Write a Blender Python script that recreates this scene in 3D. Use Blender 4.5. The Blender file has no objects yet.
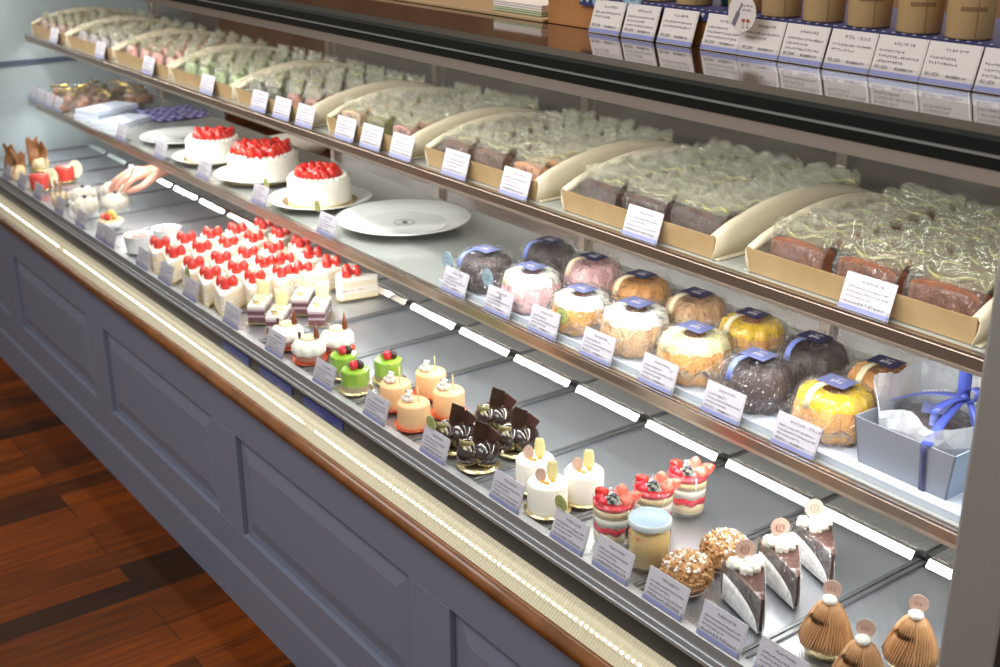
import bpy, bmesh, math, random
from mathutils import Vector, Matrix, noise
PI = math.pi
C = bpy.context.scene.collection
scene = bpy.context.scene
cos, sin, R = math.cos, math.sin, math.radians
H = 1.6
# ------------------------------------------------------------------ camera
F_PX = 1215.0
yaw, pit, rol = R(53.47), R(21.05), R(-0.165)
fwd0 = Vector((-sin(yaw), cos(yaw), 0)); right0 = Vector((cos(yaw), sin(yaw), 0)); up0 = Vector((0, 0, 1))
fwd = fwd0 * cos(pit) - up0 * sin(pit); upc = up0 * cos(pit) + fwd0 * sin(pit)
right = right0 * cos(rol) + upc * sin(rol); up2 = upc * cos(rol) - right0 * sin(rol)
cd = bpy.data.cameras.new('camera'); cam = bpy.data.objects.new('camera', cd); C.objects.link(cam)
cd.sensor_width = 36; cd.lens = F_PX * 36 / 1000; cd.clip_start = 0.02
M = Matrix((right, up2, -fwd)).transposed().to_4x4(); M.translation = (0, 0, H)
cam.matrix_world = M
cd.dof.use_dof = True; cd.dof.focus_distance = 1.65; cd.dof.aperture_fstop = 8.0
scene.camera = cam
def at(x, y, z):
    r = right * ((x - 500) / F_PX) - up2 * ((y - 333.5) / F_PX) + fwd
    return Vector((0, 0, H)) + r * ((z - H) / r.z)
# ------------------------------------------------------------------ world, light, exposure
w = bpy.data.worlds.new('world'); scene.world = w; w.use_nodes = True
w.node_tree.nodes['Background'].inputs[0].default_value = (1.0, .93, .85, 1)
w.node_tree.nodes['Background'].inputs[1].default_value = 0.36
def area(name, loc, size, power, col, rot=(0, 0, 0), sy=None):
    l = bpy.data.lights.new(name, 'AREA'); l.energy = power; l.color = col; l.size = size
    if sy: l.shape = 'RECTANGLE'; l.size_y = sy
    o = bpy.data.objects.new(name, l); o.location = loc; o.rotation_euler = rot; C.objects.link(o); return o
XL, XR = -4.25, -0.50
COOL = (1.0, .97, .92)
LEN = XR - XL; XM = (XL + XR) / 2
area('case_top_light', (XM, 1.02, 1.325), LEN, 12.5, COOL, (R(28), 0, 0), .02)
area('upper_shelf_light', (XM, 1.20, 1.058), LEN, 5.6, COOL, (R(38), 0, 0), .012)
area('middle_shelf_light', (XM, 1.20, .836), LEN, 6, COOL, (R(8), 0, 0), .012)
area('added_fill_front', (-1.8, -.6, 3.0), 2.4, 36, (.95, .96, 1.0), (R(12), 0, 0), 1.0)  # added unseen fill standing in for ambient room light
area('added_fill_back', (-2.2, 2.6, 3.0), 2.6, 30, (1, .82, .62), (R(0), 0, 0), 1.0)  # added unseen warm fill above the area behind the counter
scene.view_settings.view_transform = 'Standard'; scene.view_settings.look = 'None'
scene.view_settings.exposure = 0.35; scene.view_settings.gamma = 1; scene.view_settings.use_curve_mapping = False
# ------------------------------------------------------------------ materials
def mat(name, col, rough=.5, metal=0, bump=None, spec=.5, coat=0, sss=0, noise_col=None, emit=None, alpha=None, trans=0):
    m = bpy.data.materials.new(name); m.use_nodes = True; nt = m.node_tree; b = nt.nodes['Principled BSDF']
    b.inputs['Base Color'].default_value = (*col, 1); b.inputs['Roughness'].default_value = rough
    b.inputs['Metallic'].default_value = metal; b.inputs['Specular IOR Level'].default_value = spec
    b.inputs['Coat Weight'].default_value = coat; b.inputs['Coat Roughness'].default_value = .06
    b.inputs['Transmission Weight'].default_value = trans
    if sss: b.inputs['Subsurface Weight'].default_value = sss; b.inputs['Subsurface Scale'].default_value = .01
    if emit: b.inputs['Emission Color'].default_value = (*emit[0], 1); b.inputs['Emission Strength'].default_value = emit[1]
    tc = nt.nodes.new('ShaderNodeTexCoord')
    if bump:
        n = nt.nodes.new('ShaderNodeTexNoise'); n.inputs['Scale'].default_value = bump[0]; n.inputs['Detail'].default_value = 3
        bp = nt.nodes.new('ShaderNodeBump'); bp.inputs['Strength'].default_value = bump[1]; bp.inputs['Distance'].default_value = .004
        nt.links.new(tc.outputs['Object'], n.inputs['Vector']); nt.links.new(n.outputs[0], bp.inputs['Height'])
        nt.links.new(bp.outputs[0], b.inputs['Normal'])
    if noise_col:
        n = nt.nodes.new('ShaderNodeTexNoise'); n.inputs['Scale'].default_value = noise_col[1]; n.inputs['Detail'].default_value = 4
        r = nt.nodes.new('ShaderNodeValToRGB'); e = r.color_ramp.elements
        e[0].position, e[1].position = noise_col[2:4] if len(noise_col) > 3 else (.35, .65)
        e[0].color = (*col, 1); e[1].color = (*noise_col[0], 1)
        nt.links.new(tc.outputs['Object'], n.inputs['Vector']); nt.links.new(n.outputs[0], r.inputs[0]); nt.links.new(r.outputs[0], b.inputs['Base Color'])
    return m
def film_mat(name, tint=(1, 1, 1), base=.10, diff=.06, bump=(45, .8), dcol=(.95, .95, .93)):
    m = bpy.data.materials.new(name); m.use_nodes = True; nt = m.node_tree; nt.nodes.clear()
    out = nt.nodes.new('ShaderNodeOutputMaterial'); tr = nt.nodes.new('ShaderNodeBsdfTransparent'); tr.inputs[0].default_value = (*tint, 1)
    gl = nt.nodes.new('ShaderNodeBsdfGlossy'); gl.inputs['Roughness'].default_value = .12
    df = nt.nodes.new('ShaderNodeBsdfDiffuse'); df.inputs[0].default_value = (*dcol, 1)
    fr = nt.nodes.new('ShaderNodeFresnel'); fr.inputs[0].default_value = 1.45
    ad = nt.nodes.new('ShaderNodeMath'); ad.operation = 'ADD'; ad.inputs[1].default_value = base; ad.use_clamp = True
    m1 = nt.nodes.new('ShaderNodeMixShader'); m2 = nt.nodes.new('ShaderNodeMixShader'); m2.inputs[0].default_value = diff
    L = nt.links
    if bump:
        tc = nt.nodes.new('ShaderNodeTexCoord'); n = nt.nodes.new('ShaderNodeTexNoise'); n.inputs['Scale'].default_value = bump[0]; n.inputs['Detail'].default_value = 2
        n.inputs['Distortion'].default_value = 1.5
        bp = nt.nodes.new('ShaderNodeBump'); bp.inputs['Strength'].default_value = bump[1]; bp.inputs['Distance'].default_value = .02
        L.new(tc.outputs['Object'], n.inputs[0]); L.new(n.outputs[0], bp.inputs['Height']); L.new(bp.outputs[0], gl.inputs['Normal']); L.new(bp.outputs[0], fr.inputs['Normal'])
    ge = nt.nodes.new('ShaderNodeNewGeometry'); iv = nt.nodes.new('ShaderNodeMath'); iv.operation = 'SUBTRACT'; iv.inputs[0].default_value = 1; L.new(ge.outputs['Backfacing'], iv.inputs[1])
    mu = nt.nodes.new('ShaderNodeMath'); mu.operation = 'MULTIPLY'; L.new(fr.outputs[0], mu.inputs[0]); L.new(iv.outputs[0], mu.inputs[1])   # the inner faces of a thin pane add no mirror of their own
    L.new(mu.outputs[0], ad.inputs[0]); L.new(ad.outputs[0], m1.inputs[0]); L.new(tr.outputs[0], m1.inputs[1]); L.new(gl.outputs[0], m1.inputs[2])
    L.new(m1.outputs[0], m2.inputs[1]); L.new(df.outputs[0], m2.inputs[2]); L.new(m2.outputs[0], out.inputs[0])
    return m
def ribbed(name, col, rough, metal, scale, strength, direction='X', dist=.002):
    m = mat(name, col, rough, metal); nt = m.node_tree; b = nt.nodes['Principled BSDF']; tc = nt.nodes.new('ShaderNodeTexCoord')
    wv = nt.nodes.new('ShaderNodeTexWave'); wv.bands_direction = direction; wv.inputs['Scale'].default_value = scale
    bp = nt.nodes.new('ShaderNodeBump'); bp.inputs['Strength'].default_value = strength; bp.inputs['Distance'].default_value = dist
    nt.links.new(tc.outputs['Object'], wv.inputs[0]); nt.links.new(wv.outputs['Fac'], bp.inputs['Height']); nt.links.new(bp.outputs[0], b.inputs['Normal'])
    return m
GLASS = film_mat('clear_pane_glass', (.97, .985, .98), .0, .0, None)
CLEAR = film_mat('clear_thin_plastic', (.98, .98, .98), .02, .02, None)
FILM = film_mat('crinkled_clear_film', (1, 1, 1), .05, .018, (70, 1.0))
FILMY = film_mat('crinkled_yellow_tinged_film', (1, 1, .96), .11, .055, (75, 1.0), (.95, .93, .72))
FILMS = film_mat('crisp_snack_film', (1, 1, 1), .05, .02, (60, 1.0))
FILMW = film_mat('white_translucent_wrapping', (.97, .98, 1), .08, .32, (40, .8), (.9, .93, 1))
STEEL = mat('brushed_steel', (.62, .63, .65), .28, 1)
TRAYM = ribbed('embossed_steel_tray', (.50, .53, .58), .31, .85, 120, .12, 'DIAGONAL')
REARM = ribbed('ribbed_rear_steel', (.60, .62, .63), .36, .8, 60, .3, 'X')
POL = mat('polished_steel_rim', (.92, .92, .92), .22, 1)
DARKST = mat('dark_steel_divider', (.26, .27, .29), .35, .8)
SHELF = mat('pale_grey_shelf', (.47, .49, .47), .13, .35)
SHEDGE = mat('bronze_grey_shelf_edge', (.30, .235, .19), .3, .8)
SHLIP = mat('pale_shelf_lip', (.62, .54, .47), .3, .8)
BLACKG = mat('black_gloss_band', (.022, .022, .020), .45, 0)
BLACKR = mat('black_rail', (.004, .006, .004), .5, spec=.25)
MIRROR = mat('tinted_mirror_door', (.42, .40, .38), .22, .9)
FRAME = mat('champagne_metal_frame', (.50, .44, .39), .3, .9)
POST = mat('warm_grey_metal_post', (.42, .39, .37), .4, .3)
PAINT = mat('blue_grey_paint', (.205, .225, .300), .45, bump=(60, .03))
WOODR = mat('varnished_wood_rail', (.16, .055, .012), .25, coat=.3, noise_col=((.25, .09, .02), 14))
SILL = ribbed('ribbed_cream_sill', (.86, .79, .56), .22, .25, 55, .6, 'X', .003)
GLOWDOT = mat('glowing_dot', (1, 1, 1), .5, emit=((1, .96, .86), 6))
LEDLINE = mat('lit_led_line', (1, 1, 1), .5, emit=((1, .98, .95), 6))
BLUEREFL = mat('deep_blue_reflection', (.02, .045, .22), .3)
WHITEP = mat('white_card', (.60, .57, .64), .45)
CARDW = mat('warm_white_card', (.80, .72, .66), .4)
INK = mat('grey_ink', (.19, .165, .21), .6)
BLUEL = mat('lavender_blue_stripe', (.30, .32, .66), .5)
CREAM = mat('whipped_cream', (.93, .90, .82), .45, sss=.1, bump=(90, .15))
CREAMS = mat('smooth_white_cream', (.93, .88, .79), .4, sss=.1)
SPONGE = mat('yellow_sponge', (.86, .66, .36), .8, bump=(160, .5), noise_col=((.93, .78, .5), 90))
BERRY = mat('strawberry_red', (.66, .018, .014), .16, coat=.5, bump=(130, .55), noise_col=((.85, .12, .06), 60, .5, .75))
BERRYD = mat('raspberry_red', (.72, .02, .045), .25, coat=.3, bump=(170, .9))
BERRYC = mat('cut_strawberry', (.95, .42, .30), .3, coat=.3, noise_col=((.9, .08, .05), 70))
GOLD = mat('gold_board', (.80, .66, .36), .25, .8)
CHOC = mat('chocolate', (.035, .014, .010), .35, coat=.2)
CHOCG = mat('chocolate_mirror_glaze', (.022, .012, .010), .07, coat=1, noise_col=((.36, .29, .06), 45, .58, .74))
CHOCS = mat('chocolate_with_sugar', (.085, .035, .028), .75, bump=(150, .6), noise_col=((.55, .42, .40), 80, .52, .72))
PLATE = mat('white_porcelain', (.88, .89, .88), .12, coat=.5)
PLATEL = mat('grey_porcelain_line', (.12, .12, .13), .3)
KRAFT = mat('kraft_board', (.37, .24, .11), .6, noise_col=((.43, .29, .15), 20))
KRAFTI = mat('pale_board_inside', (.66, .58, .43), .6)
GREEN = mat('pistachio_green_glaze', (.27, .55, .035), .14, coat=.8, noise_col=((.42, .68, .08), 30))
PEACH = mat('peach_mousse', (.86, .50, .24), .45, sss=.05, noise_col=((.90, .60, .33), 25))
REDG = mat('red_clear_saucer', (.65, .09, .03), .12, coat=.5)
NAVY = mat('navy_label', (.018, .018, .085), .4)
NAVYL = mat('soft_blue_ribbon', (.20, .26, .66), .35)
# ------------------------------------------------------------------ mesh helpers
class MB:
    def __init__(s): s.bm = bmesh.new()
    def box(s, x0, x1, y0, y1, z0, z1, mi=0, T=None):
        v = [s.bm.verts.new(Vector(p)) for p in ((x0,y0,z0),(x1,y0,z0),(x1,y1,z0),(x0,y1,z0),(x0,y0,z1),(x1,y0,z1),(x1,y1,z1),(x0,y1,z1))]
        if T:
            for a in v: a.co = T @ a.co
        for f in ((3,2,1,0),(4,5,6,7),(0,1,5,4),(1,2,6,5),(2,3,7,6),(3,0,4,7)):
            s.bm.faces.new([v[i] for i in f]).material_index = mi
        return s
    def prism(s, poly, z0, z1, mi=0, T=None, top_mi=None):
        n = len(poly); a = [s.bm.verts.new(Vector((p[0], p[1], z0))) for p in poly]; b = [s.bm.verts.new(Vector((p[0], p[1], z1))) for p in poly]
        if T:
            for v in a + b: v.co = T @ v.co
        s.bm.faces.new(a[::-1]).material_index = mi; s.bm.faces.new(b).material_index = mi if top_mi is None else top_mi
        for i in range(n): s.bm.faces.new((a[i], a[(i+1) % n], b[(i+1) % n], b[i])).material_index = mi
        return s
    def lathe(s, prof, n=24, mi=0, T=None, fn=None, mis=None, cap=True):
        rings = []
        for (r, z) in prof:
            ring = []
            for k in range(n):
                a = 2 * PI * k / n; rr, zz = (r, z) if not fn else fn(a, r, z)
                p = Vector((rr * cos(a), rr * sin(a), zz)); ring.append(s.bm.verts.new(T @ p if T else p))
            rings.append(ring)
        for j in range(len(rings) - 1):
            for k in range(n):
                f = s.bm.faces.new((rings[j][k], rings[j][(k+1) % n], rings[j+1][(k+1) % n], rings[j+1][k])); f.material_index = mis[j] if mis else mi; f.smooth = True
        if cap:
            s.bm.faces.new(rings[0][::-1]).material_index = mis[0] if mis else mi
            s.bm.faces.new(rings[-1]).material_index = mis[-1] if mis else mi
        return s
    def ball(s, c, r, mi=0, sub=2, amp=0, freq=60, seed=0, T=None):
        r = r if hasattr(r, '__len__') else (r, r, r)
        g = bmesh.ops.create_icosphere(s.bm, subdivisions=sub, radius=1)
        for v in g['verts']:
            d = v.co.copy(); k = 1 + (amp * noise.noise(d * freq * .05 + Vector((seed, seed * 2.3, 0))) if amp else 0)
            p = Vector((d.x * r[0] * k, d.y * r[1] * k, d.z * r[2] * k)); p = (T @ p if T else p); v.co = p + Vector(c)
            for f in v.link_faces: f.material_index = mi; f.smooth = True
        return s
    def tube(s, pts, r, n=8, mi=0):
        pts = [Vector(p) for p in pts]; rs = r if hasattr(r, '__len__') else [r] * len(pts); rings = []
        for i, p in enumerate(pts):
            t = (pts[min(i+1, len(pts)-1)] - pts[max(i-1, 0)]).normalized(); u = t.cross(Vector((0, 0, 1)) if abs(t.z) < .9 else Vector((1, 0, 0))).normalized(); w_ = t.cross(u)
            rings.append([s.bm.verts.new(p + (u * cos(2*PI*k/n) + w_ * sin(2*PI*k/n)) * rs[i]) for k in range(n)])
        for j in range(len(rings)-1):
            for k in range(n):
                f = s.bm.faces.new((rings[j][k], rings[j][(k+1)%n], rings[j+1][(k+1)%n], rings[j+1][k])); f.material_index = mi; f.smooth = True
        s.bm.faces.new(rings[0][::-1]).material_index = mi; s.bm.faces.new(rings[-1]).material_index = mi
        return s
    def sheet(s, grid, th=.0006, mi=0, smooth=True):
        """a thin curved sheet with real thickness from a grid of points"""
        nu, nv = len(grid), len(grid[0]); P = [[Vector(p) for p in row] for row in grid]
        def nrm(i, j):
            du = P[min(i+1, nu-1)][j] - P[max(i-1, 0)][j]; dv = P[i][min(j+1, nv-1)] - P[i][max(j-1, 0)]; return du.cross(dv).normalized()
        A = [[s.bm.verts.new(P[i][j] + nrm(i, j) * th / 2) for j in range(nv)] for i in range(nu)]
        B = [[s.bm.verts.new(P[i][j] - nrm(i, j) * th / 2) for j in range(nv)] for i in range(nu)]
        def q(a, b, c, d):
            f = s.bm.faces.new((a, b, c, d)); f.material_index = mi; f.smooth = smooth
        for i in range(nu-1):
            for j in range(nv-1):
                q(A[i][j], A[i+1][j], A[i+1][j+1], A[i][j+1]); q(B[i][j+1], B[i+1][j+1], B[i+1][j], B[i][j])
        for i in range(nu-1): q(A[i][0], B[i][0], B[i+1][0], A[i+1][0]); q(A[i+1][-1], B[i+1][-1], B[i][-1], A[i][-1])
        for j in range(nv-1): q(B[0][j], A[0][j], A[0][j+1], B[0][j+1]); q(A[-1][j], B[-1][j], B[-1][j+1], A[-1][j+1])
        return s
    def crinkle(s, amp, freq, seed=0):
        for v in s.bm.verts:
            o = noise.noise_vector(v.co * freq + Vector((seed, 0, seed * .7))); v.co += o * amp
        return s
    def build(s, name, mats, parent=None, bevel=None, smooth=None, loc=None, rz=0):
        bmesh.ops.recalc_face_normals(s.bm, faces=s.bm.faces[:])
        me = bpy.data.meshes.new(name); s.bm.to_mesh(me); s.bm.free()
        for m in (mats if isinstance(mats, (list, tuple)) else [mats]): me.materials.append(m)
        if smooth is not None:
            for p in me.polygons: p.use_smooth = smooth
        o = bpy.data.objects.new(name, me); C.objects.link(o)
        if parent: o.parent = parent
        if bevel:
            b = o.modifiers.new('bevel', 'BEVEL'); b.width = bevel; b.segments = 2; b.limit_method = 'ANGLE'
        if loc is not None: o.location = loc
        o.rotation_euler.z = rz
        return o
def tag(o, label, cat=None, group=None, kind=None):
    o['label'] = label
    if cat: o['category'] = cat
    if group: o['group'] = group
    if kind: o['kind'] = kind
    return o
def thing(name, label, cat, loc=(0, 0, 0), rz=0, group=None):
    o = bpy.data.objects.new(name, None); C.objects.link(o); o.empty_display_size = .02
    o.location = loc; o.rotation_euler = (0, 0, rz); return tag(o, label, cat, group)
def struct(o, label=None):
    o['kind'] = 'structure'
    if label: o['label'] = label
    return o
class Stamp:
    """places the first item itself, later ones as copies"""
    def __init__(s, root): s.root = root; s.used = False; s.tree = None
    def put(s, loc, rz, label, scale=1, mats=None):
        if not s.used:
            s.used = True; r = s.root; s.tree = s._walk(r); r.location = loc; r.rotation_euler.z = rz; r['label'] = label; r.scale = (scale,) * 3; return r
        r = s._cp(s.tree, None); r.location = loc; r.rotation_euler.z = rz; r['label'] = label; r.scale = (scale,) * 3; return r
    def _walk(s, o):
        allc = [x for x in bpy.data.objects if x.parent == o]; return (o, [s._walk(c) for c in allc])
    def _cp(s, t, parent):
        c = t[0].copy(); C.objects.link(c)
        if parent: c.parent = parent
        for k in t[1]: s._cp(k, c)
        return c
ORD = ['front', 'second', 'third', 'fourth', 'fifth', 'sixth', 'seventh', 'eighth', 'ninth', 'tenth']
ZT, ZM, ZU = .685, .862, 1.085    # tray, middle shelf and upper shelf heights
# ------------------------------------------------------------------ structure: room
m = mat('floor_planks', (.2, .06, .02), .5, spec=.16); nt = m.node_tree; b = nt.nodes['Principled BSDF']
tc = nt.nodes.new('ShaderNodeTexCoord'); mp = nt.nodes.new('ShaderNodeMapping'); mp.inputs['Rotation'].default_value = (0, 0, PI/2)
br = nt.nodes.new('ShaderNodeTexBrick'); br.offset = .37; br.offset_frequency = 3
for k, v in (('Scale', 1.0), ('Mortar Size', .0012), ('Brick Width', .78), ('Row Height', .075), ('Bias', -.1), ('Mortar Smooth', .1)): br.inputs[k].default_value = v
br.inputs['Color1'].default_value = (0, 0, 0, 1); br.inputs['Color2'].default_value = (1, 1, 1, 1); br.inputs['Mortar'].default_value = (.5, .5, .5, 1)
rp = nt.nodes.new('ShaderNodeValToRGB'); e = rp.color_ramp.elements; e[0].color = (.035, .012, .004, 1); e[1].color = (.25, .052, .0015, 1)
el = e.new(.10); el.color = (.10, .024, .002, 1); el = e.new(.5); el.color = (.165, .034, .0012, 1)
nz = nt.nodes.new('ShaderNodeTexNoise'); mp2 = nt.nodes.new('ShaderNodeMapping'); mp2.inputs['Scale'].default_value = (34, 3, 1); nz.inputs['Scale'].default_value = 1.6; nz.inputs['Detail'].default_value = 5
mx = nt.nodes.new('ShaderNodeMixRGB'); mx.blend_type = 'MULTIPLY'; mx.inputs[0].default_value = .75
rp2 = nt.nodes.new('ShaderNodeValToRGB'); rp2.color_ramp.elements[0].color = (.35, .35, .35, 1); rp2.color_ramp.elements[0].position = .3; rp2.color_ramp.elements[1].position = .62
mo = nt.nodes.new('ShaderNodeMixRGB'); mo.inputs[2].default_value = (.02, .008, .004, 1)
L = nt.links; L.new(tc.outputs['Object'], mp.inputs[0]); L.new(mp.outputs[0], br.inputs[0]); L.new(br.outputs['Color'], rp.inputs[0])
L.new(tc.outputs['Object'], mp2.inputs[0]); L.new(mp2.outputs[0], nz.inputs[0]); L.new(nz.outputs[0], rp2.inputs[0])
L.new(rp.outputs[0], mx.inputs[1]); L.new(rp2.outputs[0], mx.inputs[2]); L.new(mx.outputs[0], mo.inputs[1]); L.new(br.outputs['Fac'], mo.inputs[0]); L.new(mo.outputs[0], b.inputs['Base Color'])
struct(MB().box(-8, 2, -2.5, 3.6, -.1, 0).build('floor', m), 'reddish brown wood plank floor')
WALLW = mat('brown_wood_wall', (.20, .10, .05), .45, noise_col=((.30, .17, .09), 3))
struct(MB().box(-8, 2, 3.5, 3.6, 0, 3.0).build('wall_back', WALLW), 'brown wooden wall behind the counter')
struct(MB().box(-8.1, -8, -2.5, 3.6, 0, 3.0).build('wall_left', mat('greige_wall', (.40, .34, .28), .7)), 'greige wall far beyond the case')
# ------------------------------------------------------------------ display case shell (one thing with parts)
case = thing('display_case', 'long refrigerated bakery display case with blue-grey panelled base and glass front', 'display case', (0, 0, 0))
YF = .955
mb = MB().box(XL - .1, XR, YF, 1.70, .0, .60)
mb.box(XL - .1, XR, YF - .014, YF, 0, .115)                       # plinth board
mb.prism([(YF - .014, .115), (YF - .006, .135), (YF, .135), (YF, .115)], XL - .1, XR, T=Matrix(((0, 0, 1, 0), (1, 0, 0, 0), (0, 1, 0, 0), (0, 0, 0, 1))))
TP = Matrix(((0, 0, 1, 0), (1, 0, 0, 0), (0, 1, 0, 0), (0, 0, 0, 1)))     # (y, z, x) profile extruded along x
# stiles and rails stand proud, the field is set back, a raised panel in each
yp = YF - .012
mb.box(XL - .1, XR, yp, YF, .135, .218); mb.box(XL - .1, XR, yp, YF, .462, .56)
xs = []
x = -.725
while x > XL - .2: xs.append(x); x -= .815
for x in xs:                                                       # each opening spans x-.69 .. x
    mb.box(x, min(x + .125, XR), yp, YF, .218, .462)
    if x - .69 > XL:
        a, b_ = x - .69, x; z0, z1 = .218, .462; i = .016; j = .05
        o1 = [(a+i, YF-.0005, z0+i), (b_-i, YF-.0005, z0+i), (b_-i, YF-.0005, z1-i), (a+i, YF-.0005, z1-i)]
        o2 = [(a+j, YF-.007, z0+j), (b_-j, YF-.007, z0+j), (b_-j, YF-.007, z1-j), (a+j, YF-.007, z1-j)]
        v1 = [mb.bm.verts.new(p) for p in o1]; v2 = [mb.bm.verts.new(p) for p in o2]
        for k in range(4): mb.bm.faces.new((v1[k], v1[(k+1) % 4], v2[(k+1) % 4], v2[k]))
        mb.bm.faces.new(v2); mb.bm.faces.new(v1[::-1])
mb.build('panelled_base', PAINT, case, bevel=.0015)
# wood bumper rail: half round
prof = [(YF, .556), (.934, .558), (.925, .565), (.923, .574), (.927, .584), (.937, .588), (YF, .588)]
MB().prism(prof, XL - .1, XR, T=TP).build('wood_rail', WOODR, case, smooth=True)
# sloping ribbed sill with GLOWDOT strips
MB().prism([(.940, .588), (.974, .622), (.990, .622), (.990, .588)], XL - .1, XR, T=TP).build('ribbed_sill', SILL, case)
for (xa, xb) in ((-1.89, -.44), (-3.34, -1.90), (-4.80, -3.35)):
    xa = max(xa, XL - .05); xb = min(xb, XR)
    st = MB().prism([(.951, .6005), (.957, .6065), (.9565, .6075), (.9505, .6015)], xa + .01, xb - .01, T=TP).build('dotted_strip', SILL, case)
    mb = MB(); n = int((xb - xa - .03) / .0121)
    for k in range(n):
        mb.ball((xa + .018 + k * .0121, .9540, .6045), (.0023, .0023, .0023), sub=1)  # small emissive balls form a row of glowing dots
    d = mb.build('dots', GLOWDOT, st); d['label'] = 'row of small lit white diodes'
MB().prism([(.974, .622), (.978, .622), (.978, .654), (.974, .654)], XL - .1, XR, T=TP).build('black_glass_band', BLACKG, case)
mb = MB()
for k in range(4): mb.box(XL - .1, XR, .970 + k * .0035, .990, .654 + k * .0082, .654 + (k + 1) * .0082 - .0016)
mb.box(XL - .1, XR, .976, .990, .654, .6868)
mb.build('grooved_ledge', mat('grooved_aluminium', (.50, .51, .53), .42, .6), case, bevel=.0008)
MB().box(XL - .1, XR, .985, 1.66, .60, .668).build('case_well', DARKST, case)
# front glass
MB().box(XL - .04, XR, .9655, .9695, .655, 1.340).build('front_glass', GLASS, case)
# top
MB().prism([(.962, 1.338), (.962, 1.352), (.985, 1.352), (.985, 1.338)], XL - .1, XR, T=TP).build('silver_top_strip', FRAME, case)
MB().prism([(.960, 1.352), (.957, 1.354), (.957, 1.378), (.962, 1.382), (1.0, 1.382), (1.0, 1.352)], XL - .1, XR, T=TP).build('black_top_rail', BLACKR, case)
MB().box(XL - .1, XR, .9555, .957, 1.364, 1.3665).build('rail_line', mat('dull_silver_line', (.35, .35, .33), .3, .7), case)
TOPM = mat('dark_brown_glossy_top', (.045, .022, .014), .07, coat=.6)
MB().box(XL - .1, XR, 1.0, 1.70, 1.362, 1.378).box(XL - .1, XR, 1.000, 1.004, 1.378, 1.3805, 1).build('counter_top', [TOPM, mat('copper_edge', (.45, .2, .1), .3, .8)], case)
MB().box(XL, XR, .985, 1.02, 1.334, 1.350).build('top_light_housing', FRAME, case)
# rear sliding doors (tinted mirror) with an opening where the server reaches in
for k, (a, b_) in enumerate(((-1.27, XR), (-1.93, -1.27), (-2.49, -1.93), (-3.02, -2.49), (-4.3, -3.75))):
    d = MB().box(a + .002, b_ - .002, 1.652, 1.658, .69, 1.352).build('sliding_door', MIRROR, case)
    MB().box(a, a + .022, 1.640, 1.662, .688, 1.354).box(a, b_, 1.644, 1.660, .688, .71).build('door_frame', FRAME, d)
# end wall of the case
ENDM = mat('pale_blue_grey_end_panel', (.40, .47, .50), .35)
e1 = MB().box(XL - .10, XL - .06, .972, 1.66, .66, 1.352).build('end_panel', ENDM, case)
MB().box(XL - .06, XL - .055, .99, 1.64, .975, .992).build('dark_trim', mat('slate_blue_trim', (.06, .09, .15), .4), e1)
pst = MB().box(-.566, -.506, .970, 1.01, .0 + .6, 1.345).build('corner_post', POST, case, bevel=.004)
MB().box(-.505, -.49, .97, 1.66, .6, 1.35).build('end_panel', mat('dark_end_panel', (.03, .03, .03), .4), case)
# shelves
def shelf(z, label, d1):
    t = thing('glass_shelf', label, 'shelf', (0, 0, 0))
    MB().box(XL + .02, XR - .03, 1.192, d1, z - .014, z).build('shelf_board', SHELF, t)
    MB().prism([(1.184, z - .019), (1.181, z - .003), (1.185, z + .001), (1.193, z + .001), (1.193, z - .019)], XL + .02, XR - .03, T=TP).build('front_edge', SHEDGE, t)
    MB().prism([(1.1835, z - .024), (1.1835, z - .019), (1.22, z - .019), (1.22, z - .024)], XL + .02, XR - .03, T=TP).build('light_profile', SHLIP, t)
    MB().box(XL + .03, XR - .04, 1.196, 1.205, z - .0255, z - .024).build('led_line', LEDLINE, t)
    MB().box(XL + .02, XR - .03, 1.1805, 1.1825, z + .0002, z + .0022).build('price_rail', POL, t)
    return t
shelf(ZM, 'middle display shelf with bronze edge carrying plates and wrapped cakes', 1.56)
shelf(ZU, 'upper display shelf with bronze edge carrying kraft trays of cake slices', 1.60)
# steel trays
tr = thing('steel_tray', '', 'tray', group='embossed steel trays in the bottom of the case')
W = .191
MB().box(-W + .007, -.007, .992, 1.352, .672, .680).build('tray_base', TRAYM, tr)
MB().box(-W + .001, -W + .008, .990, 1.362, .672, .6845).box(-.008, -.001, .990, 1.362, .672, .6845).build('side_rim', DARKST, tr, bevel=.001)
MB().prism([(1.354, .681), (1.362, .6915), (1.367, .6925), (1.375, .6915), (1.375, .674), (1.354, .674)], -W + .012, -.012, T=TP).build('back_rim', POL, tr)
MB().prism([(.989, .674), (.989, .6865), (.996, .681), (.996, .674)], -W + .004, -.004, T=TP).build('front_rim', POL, tr)
S1 = Stamp(tr)
rt = thing('rear_grille', '', 'grille', group='ribbed steel covers behind the trays')
MB().box(-W + .004, -.010, 1.386, 1.560, .674, .684).prism([(1.56, .674), (1.60, .73), (1.606, .73), (1.606, .674)], -W + .004, -.010, T=TP).build('ribbed_cover', REARM, rt)
MB().box(-.009, .003, 1.386, 1.606, .672, .681).build('seam', DARKST, rt)
S2 = Stamp(rt)
for k in range(20):
    x = -.458 - k * W
    if x - W < XL - .06: break
    nm = ['nearest the grey post', 'second', 'third', 'fourth', 'fifth', 'sixth', 'seventh', 'eighth', 'ninth', 'tenth', 'eleventh', 'twelfth', 'thirteenth', 'fourteenth', 'fifteenth', 'sixteenth', 'seventeenth', 'eighteenth', 'nineteenth', 'last'][k]
    nm = nm if k == 0 else nm + ' from the grey post'
    S1.put((x, 0, 0), 0, 'embossed steel tray in the case bottom, ' + nm)
    S2.put((x, 0, 0), 0, 'ribbed steel cover behind the trays, ' + nm)
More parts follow.
